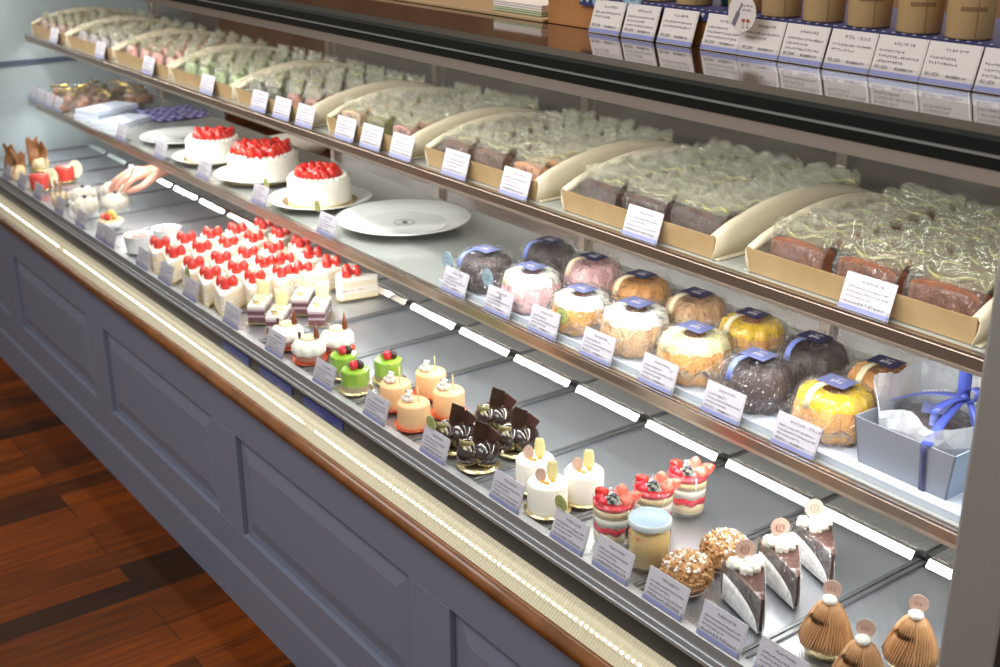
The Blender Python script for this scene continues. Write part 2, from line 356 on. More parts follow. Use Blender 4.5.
# ------------------------------------------------------------------ price tags
random.seed(5)
def glyphs(mb, x0, x1, z, h, y, rnd, mi=0, gap=.25):
    x = x0
    while x < x1 - h * .5:
        wd = h * rnd.choice((.75, .85, .95)); n = rnd.choice((2, 3, 3))
        for q in range(n):
            if rnd.random() < .5: zz = z + h * rnd.uniform(.1, .85); mb.box(x, x + wd, y - .00025, y, zz, zz + h * .13, mi)
            else: xx = x + wd * rnd.uniform(.05, .8); mb.box(xx, xx + h * .13, y - .00025, y, z + h * rnd.uniform(0, .3), z + h, mi)
        x += wd + h * gap
_tc = {}
def text_mesh(body, size):
    if (body, size) not in _tc:
        c = bpy.data.curves.new('lettering', 'FONT'); c.body = body; c.size = size; c.extrude = .0001; c.resolution_u = 1
        o = bpy.data.objects.new('lettering', c); C.objects.link(o); bpy.context.view_layer.update()
        me = bpy.data.meshes.new_from_object(o.evaluated_get(bpy.context.evaluated_depsgraph_get())); me.transform(Matrix.Rotation(PI/2, 4, 'X'))
        me.materials.clear(); me.materials.append(INK)
        bpy.data.objects.remove(o); _tc[(body, size)] = me
    return _tc[(body, size)]
def letter(body, size, loc, parent, m=None):
    o = bpy.data.objects.new('lettering', text_mesh(body, size)); C.objects.link(o); o.parent = parent; o.location = loc
    return o
def make_tag(seed, price, tail, wd=.074, h=.046, cardm=WHITEP, title=None, lines=3, small=False):
    rnd = random.Random(seed); t = thing('price_tag', '', 'price tag'); lean = R(17)
    T = Matrix.Rotation(-lean, 4, 'X')
    c = MB().box(-wd/2, wd/2, 0, .0012, 0, h, T=T).build('card', cardm, t)
    MB().box(-wd/2 + .0005, wd/2 - .0005, -.0006, -.0001, .001, .0062, T=T).build('blue_stripe', BLUEL, c)
    mb = MB()
    if not title: glyphs(mb, -wd*.16, wd*.26, h - .010, .0036, -.0002, rnd)
    zz = h - .0185
    for k in range(lines): glyphs(mb, -wd*.42, wd * rnd.choice((.40, .43, .1)), zz, .0031, -.0002, rnd); zz -= .0060
    for v in mb.bm.verts: v.co = T @ v.co
    if not price:
        glyphs2 = MB(); glyphs(glyphs2, -wd*.42, wd*.40, .0085, .0044, -.0002, rnd)
        for v in glyphs2.bm.verts: v.co = T @ v.co
        glyphs2.build('price_line', INK, c)
    mb.build('fine_print', INK, c)
    if price:
        o = letter(price, .0062, T @ Vector((-wd*.43, -.0004, .0088)), c); o.rotation_euler.x = -lean
        o = letter(tail, .0036, T @ Vector((-wd*.43 + .026, -.0004, .0092)), c); o.rotation_euler.x = -lean
    if title:
        o = letter(title, .0052, T @ Vector((-wd*.2, -.0004, h - .0095)), c); o.rotation_euler.x = -lean
    MB().box(-wd/2, wd/2, .0, .020, -.0008, .0006).box(-wd/2, wd/2, -.0022, -.0010, 0, .012, T=T).box(wd/2 - .002, wd/2, -.0022, .0022, 0, h + .0008, T=T).build('clear_stand', CLEAR, t)
    return t
def round_sticker(loc, r, col, label, print_mi=INK):
    t = thing('round_sticker', label, 'sticker', loc)
    T = Matrix.Translation((0, 0, r)) @ Matrix.Rotation(PI/2, 4, 'X')
    MB().lathe([(r, -.0006), (r, .0006)], 28, T=T).build('disc', col, t)
    rnd = random.Random(int(r * 9999) + int(loc[0] * 100)); mb = MB()
    glyphs(mb, -r*.5, r*.5, r*1.08, r*.30, -.0008, rnd); glyphs(mb, -r*.5, r*.5, r*.62, r*.30, -.0008, rnd)
    mb.lathe([(r*.86, -.0001), (r*.91, -.0001), (r*.91, .0009), (r*.86, .0009)], 28, T=T, cap=False)
    mb.build('emblem', print_mi, t)
    return t
TRAYTAGS = [(3.93, 'the chocolate-fan pastries'), (3.772, 'the first red glazed cake'), (3.616, 'the caramel-topped pastry'), (3.418, 'the wrapped coconut rolls'), (3.24, 'the fruit tart, left one'), (3.084, 'the fruit tart, right one'), (3.02, 'the white crumb-topped cup'), (2.794, 'the leftmost strawberry shortcakes'),
    (2.651, 'the second column of strawberry shortcakes'), (2.506, 'the strawberry shortcakes, under the green sticker'), (2.291, 'the layered cake bars'), (2.088, 'the cream rosette cakes'), (1.888, 'the green cakes'), (1.700, 'the peach mousse cakes'), (1.514, 'the dark glazed chocolate cakes'),
    (1.316, 'the white mousse cakes, left one'), (1.166, 'the berry parfaits, under a sticker'), (1.072, 'the custard jar'), (.968, 'the cream puffs'), (.868, 'the chocolate wedges'), (.772, 'the chestnut cream cakes')]
styles = [make_tag(10 + k, None, None) for k in range(3)]
ST = [Stamp(s_) for s_ in styles]
for i, (sx, what) in enumerate(TRAYTAGS):
    t = ST[i % 3].put((-sx, .980, .6865), 0, 'white price tag on the tray ledge before ' + what)
MIDTAGS = [(3.438, 'before the leftmost empty plate'), (3.146, 'before the smallest strawberry cake'), (2.862, 'before the biggest strawberry cake'), (2.548, 'between the two right strawberry cakes'), (2.229, 'before the large empty plate'),
    (1.749, 'before the blue-labelled wrapped cake, left end'), (1.614, 'under the right blue round sticker'), (1.487, 'with the green round sticker'), (1.35, 'before the white-glazed orange ring cake'), (1.211, 'before the yellow-glazed ring cake'), (1.078, 'before the dark chocolate ring cake'), (.945, 'beside the blue gift box')]
mt = [make_tag(40, '¥1,512', '税込価格¥1,632'), make_tag(41, '¥1,512', '税込価格¥1,632', title='キャラメル・ブランデー')]
MT = [Stamp(a) for a in mt]
for i, (sx, what) in enumerate(MIDTAGS):
    MT[1 if i == 11 else 0].put((-sx, 1.186, ZM + .003), 0, 'white price tag on the middle shelf ' + what)
for sx in (4.27, 4.18, 4.09, 4.0):
    ST[0].put((-sx, 1.186, ZM + .003), 0, 'price tag on the middle shelf before the candied snacks, ' + {4.27: 'leftmost', 4.18: 'second from left', 4.09: 'third from left', 4.0: 'fourth from left'}[sx])
UPTAGS = [(3.944, 'leftmost kraft tray'), (3.53, 'second kraft tray from the left'), (3.167, 'third kraft tray from the left'), (2.792, 'fourth kraft tray from the left'), (2.511, 'fifth kraft tray, left tag'), (2.40, 'fifth kraft tray, middle tag'), (2.295, 'fifth kraft tray, right tag'),
    (2.126, 'sixth kraft tray, left tag'), (2.025, 'sixth kraft tray, middle tag'), (1.915, 'sixth kraft tray, right tag'), (1.738, 'seventh kraft tray, left tag'), (1.564, 'seventh kraft tray, right tag'), (1.256, 'kraft tray of dark slices'), (.856, 'rightmost kraft tray')]
for i, (sx, what) in enumerate(UPTAGS):
    ST[i % 3].put((-sx, 1.184, ZU + .003), 0, 'white price tag on the upper shelf before the ' + what)
SKYB = mat('pale_blue_sticker', (.34, .50, .60), .5); YGR = mat('yellow_green_sticker', (.55, .60, .18), .5)
round_sticker((-1.785, 1.202, .901), .0165, SKYB, 'pale blue round sticker above the leftmost wrapped-cake price tag')
round_sticker((-1.660, 1.202, .901), .0165, SKYB, 'pale blue round sticker above the second wrapped-cake price tag')
round_sticker((-1.450, 1.202, .893), .0145, YGR, 'yellow-green round sticker on the tag before the orange ring cakes')
round_sticker((-2.535, .994, .726), .0130, YGR, 'yellow-green round sticker on the shortcake price tag')
round_sticker((-1.535, .994, .726), .0130, YGR, 'yellow-green round sticker on the dark chocolate cake price tag')
round_sticker((-1.195, .994, .726), .0130, YGR, 'yellow-green round sticker on the tag before the parfaits')
round_sticker((-2.53, 1.202, .902), .0130, YGR, 'yellow-green round sticker between the strawberry cakes')
round_sticker((-2.285, 1.202, .902), .0130, YGR, 'yellow-green round sticker before the large empty plate')
# ------------------------------------------------------------------ strawberry shortcakes
def berry(mb, c, r, h, seed=0, tilt=(0, 0), mi=0):
    T = Matrix.Translation(c) @ Matrix.Rotation(tilt[0], 4, 'X') @ Matrix.Rotation(tilt[1], 4, 'Y')
    prof = [(r*.55, 0), (r*.92, h*.12), (r, h*.30), (r*.90, h*.55), (r*.62, h*.80), (r*.28, h*.95), (r*.05, h)]
    return mb.lathe(prof, 10, mi, T=T)
SPONGEP = mat('pale_sponge', (.86, .72, .50), .8, bump=(160, .5), noise_col=((.90, .80, .62), 90))
PINKF = mat('strawberry_cream_filling', (.93, .80, .70), .6, noise_col=((.85, .30, .22), 120, .52, .66))
def shortcake(flip=False):
    t = thing('strawberry_shortcake', '', 'cake', group='strawberry shortcake slices')
    L_, wd = .092, .066                                # tip at -y
    tri = [(0, -L_/2), (wd/2, L_/2 - .010), (wd*.36, L_/2 - .002), (0, L_/2 + .002), (-wd*.36, L_/2 - .002), (-wd/2, L_/2 - .010)]
    tri = [(.004, -L_/2), (wd/2, L_/2 - .010), (wd*.36, L_/2 - .002), (0, L_/2 + .002), (-wd*.36, L_/2 - .002), (-wd/2, L_/2 - .010), (-.004, -L_/2)]
    mb = MB(); z = .0
    for i, (hh, mi) in enumerate(((.014, 0), (.004, 1), (.005, 2), (.004, 1), (.013, 0))):
        mb.prism(tri, z, z + hh, mi); z += hh
    b_ = mb.build('cake_layers', [SPONGEP, CREAMS, PINKF], t)
    out = [(x * 1.01, y * 1.0) for x, y in tri]
    mb = MB().prism(out, z, z + .009)
    back = [(wd/2 + .0005, L_/2 - .0105), (wd*.36 + .001, L_/2 - .001), (0, L_/2 + .0035), (-wd*.36 - .001, L_/2 - .001), (-wd/2 - .0005, L_/2 - .0105), (-wd/2, L_/2 - .014), (0, L_/2 - .004), (wd/2, L_/2 - .014)]
    mb.prism(back, 0, z + .009)
    mb.build('cream_coat', CREAMS, t, bevel=.0012)
    mb = MB()
    for a in range(6): mb.ball((.012 * cos(a), .018 + .012 * sin(a * 1.3), z + .010), .007, sub=1)
    mb.build('cream_swirl', CREAM, t)
    for k, (x, y, rx, ry) in enumerate(((-.0115, .022, -.08, -.16), (.0115, .022, -.08, .16), (.000, .003, .16, .0))):
        berry(MB(), (x, y, z + .007), .0122, .027, tilt=(rx, ry)).build('strawberry', BERRY, t)
    MB().prism([(x * 1.12, y * 1.08) for x, y in tri], -.0022, -.0006).build('gold_board', GOLD, t)
    return t
SC = Stamp(shortcake())
cols = [2.775, 2.680, 2.572, 2.480, 2.392]; rowsd = [1.013, 1.081, 1.150, 1.218, 1.292]
cn = ['leftmost', 'second', 'middle', 'fourth', 'rightmost']; rn = ['front', 'second', 'third', 'fourth', 'back']
for j, d in enumerate(rowsd):
    for i, sx in enumerate(cols):
        back = (i >= 3 and j >= 3)
        SC.put((-sx, d + .008, ZT), R(150) if back else R(56), 'strawberry shortcake slice, %s row from the glass, %s column' % (rn[j], cn[i]))
SC.put((-2.30, 1.300, ZT), R(150), 'strawberry shortcake slice alone at the right end of the back row')
# ------------------------------------------------------------------ layered cake bars
BERRYL = mat('mauve_cream_layer', (.52, .38, .42), .6); DARKL = mat('dark_plum_sponge', (.15, .07, .09), .8, bump=(150, .5)); TAN = mat('tan_topping', (.85, .60, .28), .4, noise_col=((.95, .85, .6), 70))
def bar():
    t = thing('layered_cake_bar', '', 'cake', group='layered cake bars with candied fruit on top')
    w2, l2 = .018, .040; z = 0; mb = MB()
    for hh, mi in ((.011, 0), (.005, 1), (.009, 0), (.005, 1), (.006, 2)):
        mb.box(-w2, w2, -l2, l2, z, z + hh, mi); z += hh
    mb.build('cake_layers', [DARKL, BERRYL, CREAMS], t)
    mb = MB(); rnd = random.Random(3)
    for k in range(12): mb.ball((rnd.uniform(-.011, .011), rnd.uniform(-.03, .035), z + .002), (.005, .006, .004), sub=1)
    mb.build('fruit_topping', TAN, t)
    MB().sheet([[(-.008 + .0045 * u, -.028, z + .001 + v * .012) for v in range(2)] for u in range(4)], .001).build('gold_plaque', GOLD, t)
    MB().sheet([[(-.014 + .028 * u / 4, .034, z + v * .013 - .001 * u * (4 - u)) for v in range(4)] for u in range(5)], .0012).build('yellow_fin', mat('pale_yellow_sugar', (.92, .86, .50), .3) if 'pale_yellow_sugar' not in bpy.data.materials else bpy.data.materials['pale_yellow_sugar'], t)
    MB().box(-w2 - .004, w2 + .004, -l2 - .005, l2 + .005, -.002, -.0005).build('gold_board', GOLD, t)
    MB().sheet([[(w2 + .0015, -l2 + .080 * u / 4, .001 + v * .010) for v in range(6)] for u in range(5)], .0003).build('clear_film', FILM, t)
    return t
B1 = Stamp(bar())
for loc, nm in (((-2.222, 1.062), 'front right bar, nearest the glass'), ((-2.305, 1.060), 'front left bar, beside the shortcakes'), ((-2.212, 1.155), 'back right bar'), ((-2.295, 1.160), 'back left bar, in front of a white shortcake')):
    B1.put((*loc, ZT + .002), R(50), 'layered purple and cream cake bar, ' + nm)
# ------------------------------------------------------------------ rosette cream cakes
def swirl_fn(n, amp, tw):
    return lambda a, r, z: (r * (1 + amp * abs(cos(n * a / 2 + tw * z))), z)
def rosette():
    t = thing('cream_rosette_cake', '', 'cake', group='cream rosette cakes with caramel cones')
    MB().lathe([(.034, 0), (.0345, .002), (.036, .004), (.033, .003), (0.001, .0015)], 28).build('red_saucer', REDG, t)
    MB().lathe([(.026, .002), (.028, .005), (.028, .018), (.02, .02)], 24).build('tart_base', mat('rose_brown_base', (.45, .22, .16), .6, bump=(90, .5)), t)
    MB().lathe([(.028, .016), (.031, .022), (.030, .032), (.024, .041), (.014, .046), (.002, .047)], 48, fn=swirl_fn(9, .14, 60)).build('cream_rosette', CREAM, t)
    MB().lathe([(.014, .044), (.016, .047), (.011, .051), (.001, .052)], 20, fn=swirl_fn(6, .15, 0)).build('caramel_dollop', TAN, t)
    MB().lathe([(.0065, .044), (.006, .050), (.0005, .082)], 12, T=Matrix.Translation((.016, .006, .004))).build('caramel_cone', mat('dark_caramel', (.20, .05, .015), .15, coat=.6), t)
    MB().box(-.016, -.008, -.012, -.011, .040, .060).build('silver_plaque', POL, t)
    return t
B2 = Stamp(rosette())
for loc, nm in (((-2.022, 1.027), 'nearest the glass'), ((-2.119, 1.029), 'left one, behind its price tag'), ((-2.033, 1.097), 'back one, on the bare tray')):
    B2.put((*loc, ZT), R(20), 'white cream rosette cake with brown caramel cone, ' + nm)
# ------------------------------------------------------------------ green cakes
def green():
    t = thing('green_glazed_cake', '', 'cake', group='green glazed cakes with a raspberry')
    MB().lathe([(.031, 0), (.033, .001), (.033, .0028), (.001, .002)], 28).build('gold_board', GOLD, t)
    MB().lathe([(.0265, .0025), (.0265, .013)], 8).build('mousse_base', mat('greige_mousse', (.42, .36, .24), .6), t, smooth=False)
    MB().lathe([(.0268, .013), (.0272, .040), (.0255, .0425), (.001, .0425)], 8).build('green_glaze', GREEN, t, smooth=False, bevel=.001)
    mb = MB(); rnd = random.Random(1); mb.ball((0, -.004, .051), (.0078, .0078, .0095), sub=2)
    for k in range(26):
        a = rnd.uniform(0, 6.28); p = rnd.uniform(-1, 1); q = math.sqrt(1 - p*p); mb.ball((.0072*q*cos(a), -.004 + .0072*q*sin(a), .051 + .0088*p), .0021, sub=1)
    mb.build('raspberry', BERRYD, t)
    MB().lathe([(.012, 0), (.013, .002), (.012, .0035), (.001, .003)], 20, T=Matrix.Translation((.004, .008, .048)) @ Matrix.Rotation(R(62), 4, 'X') @ Matrix.Scale(.7, 4, (0, 1, 0))).build('chocolate_disc', CHOC, t)
    MB().box(-.017, -.004, -.001, .0, .042, .052).build('silver_plaque', mat('smoky_plaque', (.30, .32, .22), .3, .4), t)
    MB().lathe([(.0292, .003), (.0292, .046)], 24, cap=False).build('clear_film', CLEAR, t)
    return t
B3 = Stamp(green())
for loc, nm in (((-1.838, 1.025), 'nearest the glass'), ((-1.915, 1.045), 'half hidden at the left'), ((-1.842, 1.100), 'back one on the bare tray')):
    B3.put((*loc, ZT), R(25), 'bright green glazed cake topped with a raspberry, ' + nm)
# ------------------------------------------------------------------ peach mousse
def peach():
    t = thing('peach_mousse_cake', '', 'cake', group='peach coloured round mousse cakes')
    MB().lathe([(.030, 0), (.0335, .003), (.0345, .006), (.032, .0045), (.001, .003)], 28).build('red_saucer', REDG, t)
    MB().lathe([(.027, .003), (.0285, .006), (.0285, .044), (.0265, .0475), (.001, .048)], 32).build('mousse', PEACH, t)
    mb = MB()
    for k in range(5): mb.ball((-.008 + .008*cos(k*1.26), -.006 + .006*sin(k*1.26), .052), (.0058, .0058, .006), sub=1)
    mb.ball((-.008, -.006, .058), .006, sub=2); mb.build('meringue_dollop', mat('grey_white_meringue', (.75, .68, .62), .6, bump=(80, .4)), t)
    MB().sheet([[(-.016 + .004*u, -.004 + .002*u, .054 + v*.012) for v in range(2)] for u in range(4)], .001).build('silver_plaque', POL, t)
    MB().tube([(.008, .004, .046), (.007, .004, .078)], .0012, 6).build('wafer_stick', mat('pale_wafer', (.85, .66, .35), .5), t)
    return t
B4 = Stamp(peach())
for loc, nm in (((-1.638, 1.026), 'nearest the glass'), ((-1.728, 1.045), 'left one behind the price tag'), ((-1.734, 1.125), 'back left one'), ((-1.643, 1.103), 'back right one')):
    B4.put((*loc, ZT), R(10), 'round peach mousse cake on a red saucer, ' + nm)
# ------------------------------------------------------------------ dark chocolate domes
def dark():
    t = thing('dark_glazed_cake', '', 'cake', group='dark glazed chocolate cakes with upright chocolate squares')
    MB().lathe([(.033, 0), (.036, .0015), (.036, .003), (.001, .002)], 32).build('gold_board', GOLD, t)
    mb = MB()
    mb.ball((-.012, -.004, .025), (.023, .030, .024), sub=3); mb.ball((.013, .004, .024), (.023, .030, .023), sub=3)
    mb.build('glazed_dome', CHOCG, t)
    mb = MB()
    mb.prism([(-.013, -.001), (.011, -.001), (.011, .001), (-.013, .001)], 0, .034, T=Matrix.Translation((-.001, .006, .042)) @ Matrix.Rotation(R(12), 4, 'Y'))
    mb.build('chocolate_square', CHOC, t)
    MB().prism([(-.012, -.001), (.012, -.001), (.012, .001), (-.012, .001)], 0, .030, T=Matrix.Translation((.010, .012, .036)) @ Matrix.Rotation(R(32), 4, 'Y')).build('chocolate_square', mat('cocoa_chocolate', (.09, .035, .03), .4), t)
    g = [[(-.014 + .0125 * cos(R(200 + 28*u)), -.016 + .006 * sin(R(200 + 28*u)), .040 + v * .011) for v in range(2)] for u in range(6)]
    MB().sheet(g, .0012).build('gold_plaque', mat('dull_gold_plaque', (.34, .30, .14), .35, .5), t)
    return t
B5 = Stamp(dark())
for loc, nm in (((-1.450, 1.030), 'nearest the glass'), ((-1.528, 1.037), 'left one'), ((-1.542, 1.131), 'back left one'), ((-1.455, 1.113), 'back right one')):
    B5.put((*loc, ZT), R(30), 'dark mirror-glazed chocolate cake with gold dust, ' + nm)
# ------------------------------------------------------------------ white mousse
SUG = mat('pale_yellow_chocolate', (.90, .84, .40), .35); PINKP = mat('rose_beige_disc', (.72, .48, .40), .4); CARA = mat('caramel_crumb', (.85, .42, .05), .4)
def white():
    t = thing('white_mousse_cake', '', 'cake', group='round white mousse cakes')
    MB().lathe([(.034, 0), (.0365, .0015), (.0365, .003), (.001, .002)], 32).build('gold_board', GOLD, t)
    MB().lathe([(.0305, .003), (.0308, .006), (.0308, .046), (.0285, .0495), (.001, .050)], 36).build('mousse', CREAMS, t)
    MB().sheet([[( .010 + .0075*u/3*(1 if True else 1) - .004, .002 + .002*u, .050 + .034*v/5) if 0 else (.006 + (.0085*math.sqrt(max(0, 1-((v-2.6)/3.4)**2)))*(u-1.5)/1.5, .004, .049 + .033*v/5) for v in range(6)] for u in range(4)], .0014).build('yellow_petal', SUG, t)
    T = Matrix.Translation((-.010, -.004, .060)) @ Matrix.Rotation(PI/2, 4, 'X')
    MB().lathe([(.0085, -.0007), (.0085, .0007)], 20, T=T @ Matrix.Scale(1.35, 4, (0, 1, 0))).build('rose_disc', PINKP, t)
    mb = MB()
    for x, y in ((-.006, -.008), (.008, -.002), (.001, -.011)): mb.ball((x, y, .051), (.004, .003, .003), sub=1)
    mb.build('caramel_crumb', CARA, t)
    return t
B6 = Stamp(white())
for loc, nm in (((-1.268, 1.028), 'nearest the glass'), ((-1.339, 1.060), 'left one'), ((-1.262, 1.095), 'back one')):
    B6.put((*loc, ZT), R(40), 'white cylindrical mousse cake with yellow petal on top, ' + nm)
# ------------------------------------------------------------------ parfaits
BLUEB = mat('blueberry', (.045, .055, .12), .4)
def parfait():
    t = thing('berry_parfait', '', 'parfait', group='berry parfaits in clear cups')
    r = lambda z: .0275 + .0035 * z / .070
    lay = [(.006, .022, SPONGE, 'sponge_layer'), (.022, .030, BERRYD, 'berry_layer'), (.030, .045, CREAMS, 'cream_layer'), (.045, .058, SPONGE, 'sponge_layer'), (.058, .064, BERRYD, 'berry_jelly')]
    for a, b_, m_, n_ in lay:
        if 'berry_l' in n_:
            MB().lathe([(r(a)-.0006, a - .001), (r(b_)-.0006, b_ + .001)], 32, fn=lambda q, rr, z: (rr, z + .0025*sin(7*q))).build(n_, m_, t)
        else: MB().lathe([(r(a)-.001, a), (r(b_)-.001, b_)], 28).build(n_, m_, t)
    MB().lathe([(.0265, 0), (.0275, .001), (r(.070), .070), (r(.07)-.0009, .070), (.027, .004), (.001, .004)], 36).build('clear_cup', CLEAR, t)
    for k, (x, y, tz) in enumerate(((.014, -.008, .6), (.018, .006, 1.0), (.006, .014, .2), (-.014, .010, -.5))):
        berry(MB(), (x, y, .064), .010, .024, tilt=(-.8 + .5*k, tz)).build('strawberry_piece', BERRYC if k < 3 else BERRY, t)
    for k, (x, y) in enumerate(((-.018, -.008), (-.012, -.018), (-.019, .003))):
        MB().ball((x, y, .068), (.0075, .0075, .008), sub=2, amp=.3, freq=80).build('raspberry', BERRYD, t)
    MB().ball((.0, -.004, .071), .0065, sub=2).build('blueberry', BLUEB, t)
    mb = MB(); rnd = random.Random(8)
    for k in range(6): mb.ball((rnd.uniform(-.012, .012), rnd.uniform(-.012, .012), .066), .006, sub=1)
    mb.build('cream_dollop', CREAM, t)
    p = MB().box(-.010, .010, -.0006, .0006, -.0065, .0065, T=Matrix.Translation((.002, -.016, .073)) @ Matrix.Rotation(R(-35), 4, 'X')).build('silver_plaque', mat('silver_black_plaque', (.45, .47, .42), .25, .5, noise_col=((.05, .05, .05), 200, .5, .55)), t)
    return t
B7 = Stamp(parfait())
for loc, nm in (((-1.143, 1.049), 'nearest the glass, beside the jar'), ((-1.137, 1.122), 'middle one behind the jar'), ((-1.141, 1.196), 'back one')):
    B7.put((*loc, ZT), R(35), 'strawberry parfait in a clear cup, ' + nm)
# ------------------------------------------------------------------ custard jar
t = thing('custard_jar', 'lidded glass jar of pale custard pudding in front of the parfaits', 'pudding', (-1.066, 1.048, ZT), R(-30))
MB().lathe([(.026, .003), (.0285, .006), (.0285, .050), (.024, .057), (.001, .057)], 32).build('custard', mat('custard', (.86, .58, .20), .45, noise_col=((.90, .66, .28), 10)), t)
MB().lathe([(.027, 0), (.0302, .003), (.0302, .051), (.0275, .058), (.0285, .066), (.0275, .066), (.0265, .058), (.029, .050), (.029, .004), (.001, .003)], 36).build('glass_body', CLEAR, t)
mb = MB(); rnd = random.Random(4)
for k in range(12): a = rnd.uniform(3.4, 6.0); mb.box(.0292*cos(a)-.002, .0292*cos(a)+.002, .0292*sin(a)-.001, .0292*sin(a)+.0006, .050, .053)
mb.build('red_print', BERRYC, t)
MB().lathe([(.0300, .062), (.0305, .063), (.0305, .0705), (.029, .0722), (.001, .0724)], 36, mis=[0, 0, 0, 1]).build('lid', [mat('translucent_lid_rim', (.62, .68, .70), .25), mat('pale_blue_lid', (.34, .46, .60), .35)], t)
MB().box(-.010, .010, -.0325, -.0312, .036, .054, T=Matrix.Rotation(R(-25), 4, 'Z')).box(-.0075, .0075, -.0329, -.0325, .0385, .0515, 1, T=Matrix.Rotation(R(-25), 4, 'Z')).build('square_seal', [mat('dark_seal', (.18, .18, .17), .4), mat('silver_seal', (.65, .64, .60), .3, .5, noise_col=((.3, .3, .3), 300))], t)
# ------------------------------------------------------------------ cream puffs
PUFF = mat('crisp_puff_crust', (.36, .16, .05), .7, bump=(120, .9), noise_col=((.70, .42, .18), 40)); NUT = mat('almond_crumb', (.34, .15, .05), .6, noise_col=((.55, .33, .16), 60)); SNOW = mat('icing_sugar', (.88, .84, .80), .8)
def puff():
    t = thing('cream_puff', '', 'cream puff', group='cream puffs with almond crumb')
    MB().ball((0, 0, .027), (.033, .033, .026), sub=4, amp=.16, freq=70, seed=2).build('puff_shell', PUFF, t)
    mb = MB(); ms = MB(); rnd = random.Random(9)
    for k in range(320):
        a = rnd.uniform(0, 6.28); p = rnd.uniform(-.35, 1); q = math.sqrt(1-p*p); c = (.034*q*cos(a), .034*q*sin(a), .027 + .027*p)
        tgt = ms if (p > .5 and rnd.random() < .4) else mb
        TT = Matrix.Translation(c) @ Matrix.Rotation(rnd.uniform(0, 3), 4, (rnd.random(), rnd.random(), rnd.random() + .1)); e_ = rnd.uniform(.0016, .0032)
        tgt.box(-e_, e_, -e_*.8, e_*.8, -.0012, .0012, T=TT)
    mb.build('almond_crumb', NUT, t); ms.build('icing_sugar', SNOW, t)
    MB().lathe([(.020, 0), (.026, .006), (.0245, .006), (.018, .001)], 24, fn=lambda a, r_, z: (r_*(1+.04*cos(24*a)), z)).build('paper_cup', CARDW, t)
    return t
B8 = Stamp(puff())
B8.put((-.985, 1.042, ZT), R(0), 'crusty round cream puff nearest the glass, left of the chocolate wedges')
B8.put((-.992, 1.124, ZT), R(80), 'crusty round cream puff behind the first, dusted with more sugar')
# ------------------------------------------------------------------ chocolate wedges
def wedge():
    t = thing('chocolate_wedge_cake', '', 'cake', group='chocolate wedge cakes with cream dollops')
    L_, wd, hh = .094, .056, .050
    tri = [(.002, -L_/2), (wd/2, L_/2), (-wd/2, L_/2), (-.002, -L_/2)]
    MB().prism(tri, .002, hh, 0, top_mi=1).build('chocolate_cake', [mat('dark_chocolate_crumb', (.055, .020, .016), .6, bump=(120, .5)), CHOCS], t, bevel=.001)
    mb = MB(); rnd = random.Random(6)
    for (x, y, z, r_) in ((-.016, .032, .008, .010), (.0, .030, .010, .010), (.014, .032, .008, .010), (-.004, .017, .008, .010), (.006, .018, .011, .009), (.001, .024, .015, .008)):
        mb.ball((x, y, hh + z - .003), (r_, r_, r_*.9), sub=3, amp=.5, freq=90, seed=x*100)
    mb.build('cream_dollops', CREAM, t)
    T = Matrix.Translation((-.004, .030, hh + .028)) @ Matrix.Rotation(R(80), 4, 'X')
    d = MB().lathe([(.0135, -.0006), (.0135, .0006)], 26, T=T).build('rose_disc', PINKP, t)
    mb = MB()
    for x in (-.005, 0, .005): mb.box(x-.0006, x+.0006, -.0018, -.001, -.004, .004, T=Matrix.Translation((-.004, .030, hh + .028)))
    mb.lathe([(.0055, .0008), (.0065, .0008), (.0065, .0013), (.0055, .0013)], 20, T=T, cap=False)
    mb.build('emblem', mat('rose_print', (.55, .28, .22), .5), d)
    # clear film along both cut sides with a printed white lace arc at the lower part
    for sgn in (-1, 1):
        a = Vector((sgn*.003, -L_/2 - .002, 0)); b_ = Vector((sgn*(wd/2 + .002), L_/2, 0))
        MB().sheet([[a.lerp(b_, u/3) + Vector((0, 0, .001 + v*.028)) for v in range(3)] for u in range(4)], .0005).build('clear_film', FILM, t)
        a2 = a + Vector((sgn*.0012, 0, 0)); b2 = b_ + Vector((sgn*.0012, 0, 0)); g = []
        for u in range(13):
            f_ = u/12; top = .036*math.sqrt(max(.0, 1 - (1 - f_)**2)) + .001
            g.append([a2.lerp(b2, f_*.9) + Vector((0, 0, .001 + top*v/3)) for v in range(4)])
        MB().sheet(g, .0006).build('lace_paper', mat('white_lace_print', (.62, .60, .60), .6, noise_col=((.85, .84, .84), 160)) if 'white_lace_print' not in bpy.data.materials else bpy.data.materials['white_lace_print'], t)
    return t
B9 = Stamp(wedge())
for loc, nm in (((-.895, 1.070), 'nearest the glass'), ((-.905, 1.150), 'middle one'), ((-.912, 1.228), 'back one')):
    B9.put((*loc, ZT), R(58), 'dark chocolate wedge with white cream and a pink disc, ' + nm)
